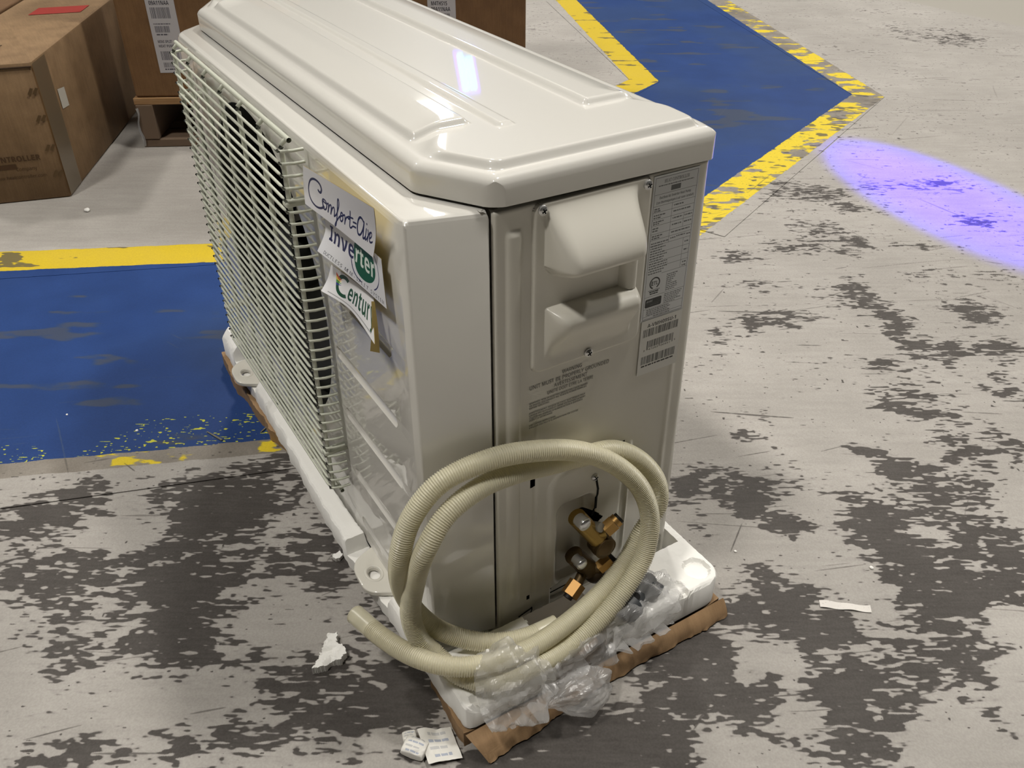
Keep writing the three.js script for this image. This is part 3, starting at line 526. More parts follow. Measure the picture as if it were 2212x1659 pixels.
// service valves
{
  const brass = std(0x9c8146, 0.4, { metalness: 0.85 }), brassDark = std(0x5b4a30, 0.5, { metalness: 0.7 }), cap = std(0x15130f, 0.6);
  const hex = (a, b, r) => toCreasedNormals(bar(a, b, r, 6), 0.3);
  const v1 = new THREE.Group(); v1.name = 'service_valve'; AC.add(v1);
  part('body', mergeGeometries([bar(V(0.0900, 0.1490, 0.018), V(0.1190, 0.1040, 0.026), 0.0105, 20), bar(V(0.108, 0.122, 0.004), V(0.108, 0.122, 0.022), 0.010, 16), bar(V(0.110, 0.119, 0.024), V(0.1220, 0.1225, 0.030), 0.0072, 16)].map(bare)), brass, v1);
  part('valve_cap', mergeGeometries([bare(new THREE.SphereGeometry(0.0142, 24, 16).scale(1, 1, 0.9).translate(0.1205, 0.0995, 0.028)), bare(bar(V(0.1205, 0.0995, 0.018), V(0.1205, 0.0995, 0.036), 0.0135, 24))]), brassDark, v1);
  part('stem_cap', mergeGeometries([bare(bar(V(0.0905, 0.1485, 0.022), V(0.0905, 0.1500, 0.0335), 0.0078, 20)), bare(new THREE.SphereGeometry(0.0075, 16, 10).scale(1, 1, 0.5).translate(0.0905, 0.1500, 0.0335))]), chrome, v1, 'silver cap');
  part('flare_nut', mergeGeometries([bare(hex(V(0.1215, 0.1225, 0.030), V(0.1330, 0.1300, 0.031), 0.0098)), bare(bar(V(0.1330, 0.1300, 0.031), V(0.1375, 0.1330, 0.031), 0.0080, 18))]), std(0xb89258, 0.42, { metalness: 0.8 }), v1);
  part('plug', bar(V(0.1372, 0.1328, 0.031), V(0.1402, 0.1348, 0.031), 0.0066, 14), cap, v1);
  const bolt = part('bolt', bar(V(0.1085, 0.1235, 0.012), V(0.114, 0.1325, 0.032), 0.0056, 14), std(0x9b9a93, 0.4, { metalness: 0.6 }), v1); bolt.userData.label = 'grey steel bolt';
  const v2 = new THREE.Group(); v2.name = 'service_valve'; AC.add(v2);
  part('body', mergeGeometries([bar(V(0.0905, 0.0885, 0.016), V(0.1130, 0.0560, 0.022), 0.0110, 20), bar(V(0.103, 0.067, -0.004), V(0.103, 0.067, 0.02), 0.010, 16), bar(V(0.105, 0.062, 0.02), V(0.1190, 0.0625, 0.028), 0.0072, 16), bar(V(0.1060, 0.0640, 0.020), V(0.0880, 0.0510, 0.028), 0.0060, 16)].map(bare)), brassDark, v2);
  part('valve_cap', bare(new THREE.SphereGeometry(0.0125, 24, 16).translate(0.1160, 0.0530, 0.024)), std(0x3c3023, 0.55, { metalness: 0.5 }), v2);
  part('stem_cap', mergeGeometries([bare(bar(V(0.0915, 0.0855, 0.020), V(0.0915, 0.0868, 0.0315), 0.0070, 20)), bare(new THREE.SphereGeometry(0.0068, 16, 10).scale(1, 1, 0.5).translate(0.0915, 0.0868, 0.0315))]), chrome, v2, 'silver cap');
  part('flare_nut', hex(V(0.1185, 0.0625, 0.028), V(0.1330, 0.0725, 0.030), 0.0085), std(0xb89258, 0.42, { metalness: 0.8 }), v2);
  part('plug', bar(V(0.1330, 0.0725, 0.030), V(0.1365, 0.0750, 0.030), 0.0058, 14), cap, v2);
  part('flare_nut', hex(V(0.0905, 0.0530, 0.027), V(0.0760, 0.0445, 0.031), 0.0105), std(0xa57f4c, 0.42, { metalness: 0.75 }), v2);
  part('plug', bar(V(0.0762, 0.0446, 0.031), V(0.0728, 0.0426, 0.032), 0.0055, 14), cap, v2);
}
// ------------------------------------------------------------------ peeling stickers on the front panel
{
  const yellow = phy(0xcdb868, 0.5), paper = (map) => phy(0xffffff, 0.42, { map, specularIntensity: 0.5 });
  const script = (g, x, y, k, list) => { for (const s of list) { g.beginPath(); g.moveTo(x + s[0] * k, y + s[1] * k); for (let i = 2; i + 3 < s.length; i += 4) g.quadraticCurveTo(x + s[i] * k, y + s[i + 1] * k, x + s[i + 2] * k, y + s[i + 3] * k); g.stroke(); } };
  const maps = {
    comfort: canvasMap(1024, 320, (g, w, h) => {
      g.fillStyle = '#e6e6ea'; g.fillRect(0, 0, w, h); g.strokeStyle = '#1c2350'; g.lineCap = 'round'; g.lineJoin = 'round'; g.lineWidth = 16;
      script(g, 70, 60, 1.9, [[96, 34, 112, 46, 118, 24, 114, 2, 76, 2, 30, 6, 22, 50, 20, 96, 70, 104, 100, 106, 128, 84]]);
      g.lineWidth = 12;
      script(g, 70, 60, 1.9, [
        [128, 84, 112, 70, 124, 56, 142, 52, 146, 70, 144, 92, 128, 92, 116, 86, 124, 62, 140, 72, 156, 60],
        [156, 60, 158, 80, 152, 92, 162, 58, 172, 60, 176, 70, 170, 92, 182, 58, 192, 62, 196, 74, 192, 92, 200, 88, 208, 78],
        [208, 78, 232, 40, 228, 22, 218, 16, 214, 60, 206, 130, 198, 134, 194, 120, 214, 96, 226, 80, 236, 76],
        [236, 76, 228, 92, 242, 92, 258, 86, 250, 62, 238, 56, 236, 76, 250, 70, 264, 62],
        [264, 62, 270, 66, 266, 92, 272, 64, 286, 62], [286, 62, 292, 70, 300, 60], [304, 36, 300, 70, 300, 86, 304, 96, 316, 84], [290, 58, 304, 56, 320, 54]]);
      g.lineWidth = 11; script(g, 70, 60, 1.9, [[322, 66, 332, 64, 342, 64], [320, 80, 330, 78, 340, 78]]);
      g.lineWidth = 14; script(g, 70, 60, 1.9, [[392, 40, 372, 22, 356, 46, 344, 72, 356, 90, 372, 100, 388, 66, 396, 44, 396, 40, 390, 66, 392, 92, 400, 96, 408, 84]]);
      g.lineWidth = 12; script(g, 70, 60, 1.9, [[412, 58, 408, 78, 410, 92, 416, 94, 424, 80], [416, 40, 417, 41, 418, 40], [424, 58, 430, 64, 426, 92, 430, 64, 446, 60], [440, 80, 464, 72, 456, 60, 444, 54, 440, 76, 440, 98, 470, 84]]);
    }),
    inverter: canvasMap(1024, 420, (g, w, h) => {
      g.fillStyle = '#e4e5ea'; g.fillRect(0, 0, w, h); g.fillStyle = '#0e5a3c'; g.beginPath(); g.ellipse(650, 172, 180, 160, 0, 0, 7); g.fill();
      g.strokeStyle = '#1d2354'; g.lineWidth = 10; g.beginPath(); g.ellipse(660, 180, 236, 196, 0, -1.2, 0.9); g.stroke(); g.beginPath(); g.ellipse(648, 176, 224, 190, 0, 1.6, 2.9); g.stroke();
      g.fillStyle = '#1d2354'; g.font = 'bold 210px sans-serif'; fitText(g, 'Inve', 110, 246, 372); g.fillStyle = '#e4ede6'; fitText(g, 'rter', 486, 246, 330);
      g.fillStyle = '#33353c'; g.font = '52px sans-serif'; let x = 110; for (const c of 'DUCTLESS MINI-SPLIT SYSTEM') { g.fillText(c, x, 392); x += c === ' ' ? 22 : 33.5; }
    }),
    century: canvasMap(1024, 380, (g, w, h) => {
      g.fillStyle = '#e9e9ec'; g.fillRect(0, 0, w, h);
      g.fillStyle = '#0f4b36'; g.font = 'bold 268px sans-serif'; g.save(); g.translate(410, 262); g.transform(1, 0, -0.12, 1, 0, 0); fitText(g, 'entur', 0, 0, 470); fitText(g, 'y', 490, 0, 92); g.restore();
      g.strokeStyle = '#0f4b36'; g.lineWidth = 46; g.beginPath(); g.arc(338, 158, 108, -0.9, 0.95, true); g.stroke();
      ['#d3512c', '#e3c23a', '#5aa246', '#27398f'].forEach((c, i) => { g.fillStyle = c; g.beginPath(); g.moveTo(170 + i * 10, 52 + i * 34); g.quadraticCurveTo(230, 92 + i * 26, 300, 104 + i * 16); g.quadraticCurveTo(240, 118 + i * 22, 178 + i * 10, 84 + i * 34); g.fill(); });
      g.fillStyle = '#a9aaac'; g.fillRect(130, 316, 800, 15);
    }),
  };
  const rows = {
    century: [[-0.0795, 0.4113, -0.1849], [-0.079, 0.4197, -0.1261], [-0.079, 0.424, -0.079], [-0.083, 0.3929, -0.192], [-0.083, 0.4044, -0.1242], [-0.085, 0.4098, -0.0700], [-0.094, 0.3861, -0.1838], [-0.086, 0.39, -0.1278], [-0.096, 0.3985, -0.0450]],
    inverter: [[-0.0815, 0.4672, -0.1790], [-0.0812, 0.477, -0.1045], [-0.081, 0.477, -0.048], [-0.0825, 0.4484, -0.1820], [-0.0825, 0.4548, -0.1030], [-0.0812, 0.4532, -0.0468], [-0.094, 0.4328, -0.1778], [-0.085, 0.4296, -0.1151], [-0.0815, 0.4302, -0.0445]],
    comfort: [[-0.088, 0.5094, -0.2042], [-0.091, 0.5236, -0.1062], [-0.09, 0.5312, -0.0312], [-0.087, 0.4856, -0.2147], [-0.088, 0.4981, -0.1158], [-0.084, 0.5011, -0.047], [-0.09, 0.4698, -0.2076], [-0.088, 0.4755, -0.1224], [-0.0845, 0.4754, -0.057]],
  };
  const words = { century: 'lowest white sticker with a green word and a small rainbow wave', inverter: 'middle white sticker with a green oval', comfort: 'topmost white sticker with dark blue handwriting' };
  for (const k of ['century', 'inverter', 'comfort']) {
    const f = bend(rows[k], 3), s = new THREE.Group(); s.name = 'sticker'; s.userData.label = words[k]; AC.add(s);
    part('printed_face', sheet(28, 16, (u, v) => { const p = f(u, v); p[0] -= 0.00025; return p; }), paper(maps[k]), s);
    part('backing', sheet(28, 16, (u, v) => { const p = f(1 - u, v); p[0] += 0.00025; return p; }), yellow, s, 'yellowed backing paper');
  }
  // the lifted corner shows the yellow back
  const flap = sheet(6, 14, (u, v) => [mix(-0.0880, -0.0855, u) - 0.006 * (1 - v) * (1 - u), mix(0.3800, 0.4305, v) - u * 0.004 * (1 - v), mix(-0.0640, -0.0625, u) + 0.002 * Math.sin(v * 3)]);
  part('backing_flap', flap, phy(0xb09a58, 0.55, { side: THREE.DoubleSide }), AC, 'curled yellow corner of the lowest sticker');
}

// ------------------------------------------------------------------ foam tray
const foamM = std(0xeeede9, 0.75);
{
  const B = -0.0205;
  const xl = (z) => { let x = z < -0.54 ? -0.0925 : z < -0.2 ? mix(-0.0925, -0.101, (z + 0.54) / 0.34) : mix(-0.101, -0.0875, (z + 0.2) / 0.284); x += (fbm(z * 55, 3, 3) - 0.5) * 0.005; if (z > 0.074) x += 0.010 - Math.sqrt(Math.max(0, 1e-4 - (z - 0.074) ** 2)); if (z < -0.775) x += 0.02 - Math.sqrt(Math.max(0, 4e-4 - (z + 0.775) ** 2)); return x; };
  const xr = (z) => { let x = 0.268; if (z > 0.061) x -= 0.023 - Math.sqrt(Math.max(0, 0.023 ** 2 - (z - 0.061) ** 2)); return x; };
  const zs = [...lin(-0.795, -0.215, 200), ...lin(-0.2125, 0.0, 85), ...lin(0.002, 0.0842, 42)], us = lin(0, 1, 185);
  const top = (x, z) => {
    let y = 0.0200 + (z < -0.54 ? 0.006 * ss(-0.54, -0.546, z) : -0.004 * ss(-0.545, -0.52, z) * ss(-0.21, -0.25, z));
    const grain = (vn(x * 330, z * 330) - 0.5) * 0.0012;
    const dl = x - xl(z), dr = xr(z) - x, dz = 0.0842 - z, dz2 = z + 0.795, d = Math.min(dl, dr, dz, dz2);
    if (d < 0.005) y -= (0.005 - Math.sqrt(Math.max(0, 2.5e-5 - (0.005 - d) ** 2))) * 0.8;
    if (z < -0.52) y -= 0.012 * ss(0.014, 0, dl);
    const body = ss(-0.076, -0.071, x) * ss(0.256, 0.2525, x) * ss(0.0115, 0.0075, z);
    y = mix(y, -0.008, body);
    for (const zc of [-0.150, -0.662]) y = Math.min(y, mix(y, -0.0015, ss(zc - 0.057, zc - 0.053, z) * ss(zc + 0.060, zc + 0.052, z) * ss(-0.060, -0.066, x) * ss(-0.1125, -0.1095, x + 0.0 * z)));
    y -= 0.0065 * ss(0.0165, 0.0145, Math.hypot(x - 0.246, (z - 0.058) * 0.95));
    y -= 0.007 * ss(0.2045, 0.206, x) * ss(0.2145, 0.213, x) * ss(0.060, 0.064, z);
    const broken = ss(0.045, 0.01, Math.hypot(x + 0.058, z - 0.092));            // crumbled front corner
    y -= broken * (0.010 + 0.010 * fbm(x * 160, z * 160, 3)) * ss(0.35, 0.55, fbm(x * 90 + 4, z * 90, 2) + broken * 0.3);
    return y + grain;
  };
  const g = reliefSlab(zs, us, xl, xr, top, () => B, (x, z) => !(z > 0.0125 && x > 0.023 + 0.004 * vn(z * 200, 1) && x < 0.104));
  solo('foam_tray', 'white polystyrene packing tray under the air conditioner', 'packing foam', toCreasedNormals(mergeVertices(g), 0.9), foamM, [0, OFF, 0]);
}
// ------------------------------------------------------------------ cardboard base
const cardMap = (base, seed) => dataMap(512, 512, (i, j) => { const f = fbm(i / 40 + seed, j / 40, 4) - 0.5, s = vn(i / 2.2 + seed, j / 30) - 0.5, g = vn(i * 0.9, j * 0.9 + seed) - 0.5, k = f * 26 + s * 9 + g * 8; return [clamp(base[0] + k, 0, 255), clamp(base[1] + k * 0.9, 0, 255), clamp(base[2] + k * 0.75, 0, 255)]; });
const cardTex = cardMap([156, 126, 92], 3); cardTex.wrapS = cardTex.wrapT = THREE.RepeatWrapping;
const cardTex2 = cardMap([128, 102, 72], 19); cardTex2.wrapS = cardTex2.wrapT = THREE.RepeatWrapping;
const card = std(0xffffff, 0.78, { map: cardTex }), cardEdge = std(0x8a6a45, 0.9);
const uvBox = (g, k = 3) => { const p = g.attributes.position, n = g.attributes.normal, uv = new Float32Array(p.count * 2); for (let i = 0; i < p.count; i++) { const ax = Math.abs(n.getX(i)), ay = Math.abs(n.getY(i)), az = Math.abs(n.getZ(i)); const [a, b] = ay > ax && ay > az ? [p.getX(i), p.getZ(i)] : ax > az ? [p.getZ(i), p.getY(i)] : [p.getX(i), p.getY(i)]; uv[2 * i] = a * k; uv[2 * i + 1] = b * k; } g.setAttribute('uv', new THREE.BufferAttribute(uv, 2)); return g; };
{
  const t = thing('cardboard_tray', 'torn brown cardboard base beneath the white foam tray', 'cardboard', [0, 0, 0]);
  const xl = (z) => (z < -0.47 ? -0.0965 + 0.010 * ss(-0.56, -0.47, z) - 0.008 * ss(0.06, 0, Math.abs(z + 0.7)) : z < -0.05 ? -0.078 : mix(-0.078, -0.090, ss(-0.05, 0.03, z))) + (fbm(z * 60, 9, 3) - 0.5) * 0.010;
  const base = reliefSlab(lin(-0.79, 0.0835, 220), [0, 0.25, 0.5, 0.75, 1], xl, () => 0.266, (x, z) => 0.0035 + 0.0205 * ss(0.006, 0.0, x - xl(z)) + 0.0205 * ss(0.26, 0.264, x), () => 0.0006);
  part('base_sheet', uvBox(toCreasedNormals(base, 0.5)), card, t);
  const rise = (x) => 0.0238 - 0.0008 * Math.sin(x * 40);
  const f = (u, v, o) => {                                // front flap, splayed outwards at the near corner
    const x = mix(-0.091, 0.2705, u), splay = mix(0.0275, 0.012, ss(0.0, 0.55, u)) + 0.0012 * Math.sin(u * 37), rag = (fbm(u * 60, 2, 3) - 0.5) * 0.004;
    const corner = ss(0.04, 0, u), e = v < 0.02 ? rag : 0;
    return [x + (1 - v) * (0.012 * corner - 0.0), mix(0.0012 + o, rise(x), v) + 0.0015 * Math.sin(v * 3.1) * (1 - u), 0.0862 + (1 - v) * splay + e + 0.002 * Math.sin(v * 3.1) + o * 0.8];
  };
  const flap = mergeGeometries([sheet(120, 8, (u, v) => f(u, v, 0.0016)), sheet(120, 8, (u, v) => f(1 - u, v, 0))]);
  part('front_flap', uvBox(flap), std(0xffffff, 0.78, { map: cardTex, side: THREE.DoubleSide }), t);
  part('side_flap', uvBox(new THREE.BoxGeometry(0.003, 0.0225, 0.80).translate(0.2675, 0.012, -0.36)), card, t);
  part('nail_hole', new THREE.CylinderGeometry(0.0016, 0.0016, 0.0006, 8).rotateX(0.72).translate(-0.0602, 0.0118, 0.1035), blackIn, t, 'small dark hole');
}
// ------------------------------------------------------------------ drain hose
{
  const path = [[-0.1418, 0.0400, -0.0728], [-0.1297, 0.0460, -0.0209], [-0.1128, 0.0540, 0.0248], [-0.0858, 0.0560, 0.0565], [-0.0493, 0.0520, 0.0697], [0.0011, 0.0470, 0.0715], [0.0580, 0.0470, 0.0628], [0.1062, 0.0535, 0.0521], [0.1433, 0.0730, 0.0440], [0.1698, 0.1005, 0.0363], [0.1946, 0.1240, 0.0313], [0.1953, 0.1547, 0.0259], [0.1743, 0.1910, 0.0182], [0.1377, 0.2194, 0.0133], [0.0991, 0.2266, 0.0118], [0.0568, 0.2353, 0.0139], [0.0162, 0.2451, 0.0169], [-0.0274, 0.2475, 0.0194], [-0.0683, 0.2348, 0.0240], [-0.0954, 0.2047, 0.0284], [-0.1038, 0.1420, 0.0115], [-0.1079, 0.0980, 0.0068], [-0.1026, 0.0620, 0.0106], [-0.0893, 0.0380, 0.0197], [-0.0753, 0.0310, 0.0557], [-0.0469, 0.0310, 0.0797], [-0.0068, 0.0320, 0.0845], [0.0476, 0.0289, 0.0793], [0.1055, 0.0509, 0.0727], [0.1524, 0.0898, 0.0625], [0.1668, 0.1326, 0.0515], [0.1570, 0.1760, 0.0424], [0.1257, 0.2181, 0.0336], [0.0809, 0.2516, 0.0275], [0.0348, 0.2674, 0.0212], [-0.0145, 0.2742, 0.0158], [-0.0670, 0.2633, 0.0101], [-0.0991, 0.2340, 0.0102], [-0.1146, 0.1939, 0.0116], [-0.1077, 0.1200, -0.0067], [-0.0918, 0.0760, -0.0016], [-0.0670, 0.0460, 0.0099], [-0.0322, 0.0315, 0.0297], [0.0057, 0.0310, 0.0456], [0.0462, 0.0310, 0.0491]].map((p) => V(...p));
  const curve = new THREE.CatmullRomCurve3(path, false, 'centripetal'), L = curve.getLength(), RAD = 0.0103, pitch = 0.0024, per = 5, n = Math.round(L / pitch) * per;
  const fr = curve.computeFrenetFrames(n, false), pos = [], idx = [], uv = [], rad = 18;
  for (let i = 0; i <= n; i++) {
    const p = curve.getPointAt(i / n), s = i / n * L, cuff = Math.max(ss(0.034, 0.030, s), ss(L - 0.026, L - 0.022, s));
    const r = RAD * (1 + (1 - cuff) * 0.07 * Math.cos(i / per * Math.PI * 2)) * (1 + cuff * 0.06);
    for (let j = 0; j <= rad; j++) { const a = j / rad * Math.PI * 2, c = Math.cos(a) * r, d = Math.sin(a) * r, N = fr.normals[i], B = fr.binormals[i]; pos.push(p.x + N.x * c + B.x * d, p.y + N.y * c + B.y * d, p.z + N.z * c + B.z * d); uv.push(s * 20, j / rad); }
  }
  for (let i = 0; i < n; i++) for (let j = 0; j < rad; j++) { const a = i * (rad + 1) + j, b = a + rad + 1; idx.push(a, b + 1, b, a, a + 1, b + 1); }
  const g = new THREE.BufferGeometry(); g.setAttribute('position', new THREE.Float32BufferAttribute(pos, 3)); g.setAttribute('uv', new THREE.Float32BufferAttribute(uv, 2)); g.setIndex(idx); g.computeVertexNormals();
  const hoseM = phy(0xe4dfc6, 0.34, { transmission: 0.34, thickness: 0, clearcoat: 0.3, clearcoatRoughness: 0.3, side: THREE.DoubleSide });
  const t = thing('drain_hose', 'coil of pale yellow ribbed drain hose leaning on the unit side', 'hose', [0, OFF, 0]);
  part('ribbed_tube', g, hoseM, t);
  const ring = (k) => { const p = curve.getPointAt(k), d = curve.getTangentAt(k), q = new THREE.TorusGeometry(RAD * 0.98, 0.0011, 8, 24); q.applyQuaternion(new THREE.Quaternion().setFromUnitVectors(V(0, 0, 1), d)); q.translate(p.x, p.y, p.z); return q; };
  const bore = new THREE.CircleGeometry(RAD * 0.9, 20); bore.applyQuaternion(new THREE.Quaternion().setFromUnitVectors(V(0, 0, 1), curve.getTangentAt(0).negate())); { const p = curve.getPointAt(0.006); bore.translate(p.x, p.y, p.z); }
  part('hose_end', ring(0), hoseM, t); part('hose_end', ring(1), hoseM, t);
  part('bore', bore, std(0xb9bdb2, 0.8), t, 'pale open mouth of the hose');
}
// ------------------------------------------------------------------ clear plastic bags and their content
const film = phy(0xf2f2f2, 0.32, { transmission: 0.85, thickness: 0, ior: 1.5, side: THREE.DoubleSide });
const FOLDS = []; { const r = rng(91); for (let i = 0; i < 16; i++) { const d = V(r() - 0.5, r() - 0.5, r() - 0.5).normalize(), f = 22 + 75 * r() * r(); FOLDS.push([d.x * f, d.y * f, d.z * f, r(), 0.16 / f]); } }
function crumple(x, y, z) {                               // sharp folds: triangle waves along many directions
  const w = 0.5 * fbm(x * 40, z * 40 + y * 30, 2); let s = 0;
  for (const [a, b, c, p, k] of FOLDS) { const t = a * x + b * y + c * z + p + w, q = Math.abs(t - Math.floor(t) - 0.5); s += k * (q - 0.25) * 2.2; }
  return s;
}
function filmSheet(grid, cols, nu, nv, k = 1) {
  const f = bend(grid, cols);
  const g = sheet(nu, nv, (u, v) => { const e = 0.02 * (vn(u * 9, v * 9) - 0.5); return f(clamp(u + e * (u > 0.05 && u < 0.95)), clamp(v + (v < 0.04 ? 0.10 * fbm(u * 8, 4, 3) * (u > 0 && u < 1) : 0))); });
  const p = g.attributes.position, n = g.attributes.normal, q = p.clone();
  for (let i = 0; i < p.count; i++) { const d = crumple(p.getX(i), p.getY(i), p.getZ(i)) * k; q.setXYZ(i, p.getX(i) + n.getX(i) * d, p.getY(i) + n.getY(i) * d, p.getZ(i) + n.getZ(i) * d); }
  g.setAttribute('position', q); g.computeVertexNormals(); return g;
}
const creased = (list) => toCreasedNormals(mergeGeometries(list.map((g) => { const h = g.clone(); h.deleteAttribute('uv'); return h; })), 0.35);
{
  const front = filmSheet([[-0.058, 0.053, 0.046], [-0.040, 0.064, 0.054], [-0.020, 0.061, 0.062], [-0.008, 0.046, 0.074], [-0.066, 0.050, 0.068], [-0.045, 0.060, 0.080], [-0.018, 0.055, 0.090], [0.004, 0.040, 0.098], [-0.078, 0.026, 0.096], [-0.055, 0.032, 0.105], [-0.024, 0.028, 0.110], [0.010, 0.016, 0.108], [-0.074, 0.004, 0.112], [-0.050, -0.006, 0.116], [-0.020, -0.008, 0.115], [0.014, -0.004, 0.108]], 4, 54, 54, 1);
  const neck = filmSheet([[-0.002, 0.034, 0.094], [0.020, 0.026, 0.092], [0.050, 0.022, 0.092], [0.000, 0.020, 0.104], [0.018, 0.014, 0.106], [0.055, 0.016, 0.106], [0.004, 0.000, 0.106], [0.020, -0.006, 0.112], [0.050, -0.004, 0.120]], 3, 34, 30, 0.8);
  const lobe = new THREE.SphereGeometry(1, 72, 54); { const p = lobe.attributes.position; for (let i = 0; i < p.count; i++) { const x = p.getX(i), y = p.getY(i), z = p.getZ(i), k = 1 + 9 * crumple(x * 0.05, y * 0.05, z * 0.05) + 0.12 * (fbm(x * 2 + 3, y * 2 + z, 2) - 0.5); const nk = mix(0.45, 1, ss(-1, 0.1, x)); p.setXYZ(i, 0.036 + x * 0.040 * k, Math.max(-0.0438, -0.012 + y * 0.029 * k * nk + (1 - nk) * 0.020), 0.113 + z * 0.024 * k * nk); } lobe.computeVertexNormals(); }
  solo('plastic_bag', 'crumpled clear plastic bag tied round the hose at the near corner', 'plastic bag', creased([front, neck, lobe]), film, [0, OFF, 0]);
  const a = filmSheet([[0.140, 0.058, 0.052], [0.165, 0.054, 0.048], [0.192, 0.040, 0.044], [0.207, 0.026, 0.056], [0.118, 0.054, 0.068], [0.150, 0.056, 0.072], [0.184, 0.048, 0.070], [0.206, 0.030, 0.080], [0.092, 0.040, 0.086], [0.130, 0.042, 0.092], [0.165, 0.036, 0.094], [0.190, 0.016, 0.096], [0.085, 0.006, 0.098], [0.118, 0.002, 0.103], [0.150, 0.003, 0.103], [0.176, 0.006, 0.100]], 4, 56, 50, 0.8);
  const b = filmSheet([[0.014, 0.030, 0.092], [0.040, 0.034, 0.086], [0.066, 0.040, 0.080], [0.094, 0.040, 0.080], [0.016, 0.018, 0.098], [0.042, 0.018, 0.098], [0.070, 0.018, 0.098], [0.096, 0.018, 0.096], [0.020, 0.010, 0.098], [0.044, 0.004, 0.104], [0.068, -0.008, 0.108], [0.092, 0.000, 0.102]], 4, 44, 30, 0.9);
  solo('plastic_bag', 'clear plastic bag holding a dark grey part on the right foam pad', 'plastic bag', creased([a, b]), film, [0, OFF, 0]);
  const t = thing('drain_elbow', 'dark grey plastic drain elbow inside the clear bag', 'pipe fitting', [0.148, OFF + 0.0205, 0.066], 0.42);
  const gm = std(0x34373a, 0.5);
  part('collar', new THREE.CylinderGeometry(0.015, 0.0165, 0.012, 28).rotateZ(Math.PI / 2).translate(-0.024, 0.0165, 0), gm, t);
  part('pipe', mergeGeometries([bare(bar(V(-0.02, 0.0165, 0), V(0.022, 0.0165, 0), 0.0125, 24)), bare(new THREE.SphereGeometry(0.0125, 20, 14).translate(0.022, 0.0165, 0)), bare(bar(V(0.022, 0.0165, 0), V(0.026, 0.0085, 0.016), 0.0085, 20))]), gm, t);
  part('pipe_mouth', new THREE.CircleGeometry(0.0045, 16).rotateX(-1.0).translate(-0.012, 0.0285, 0.0045), blackIn, t, 'small black hole');
}
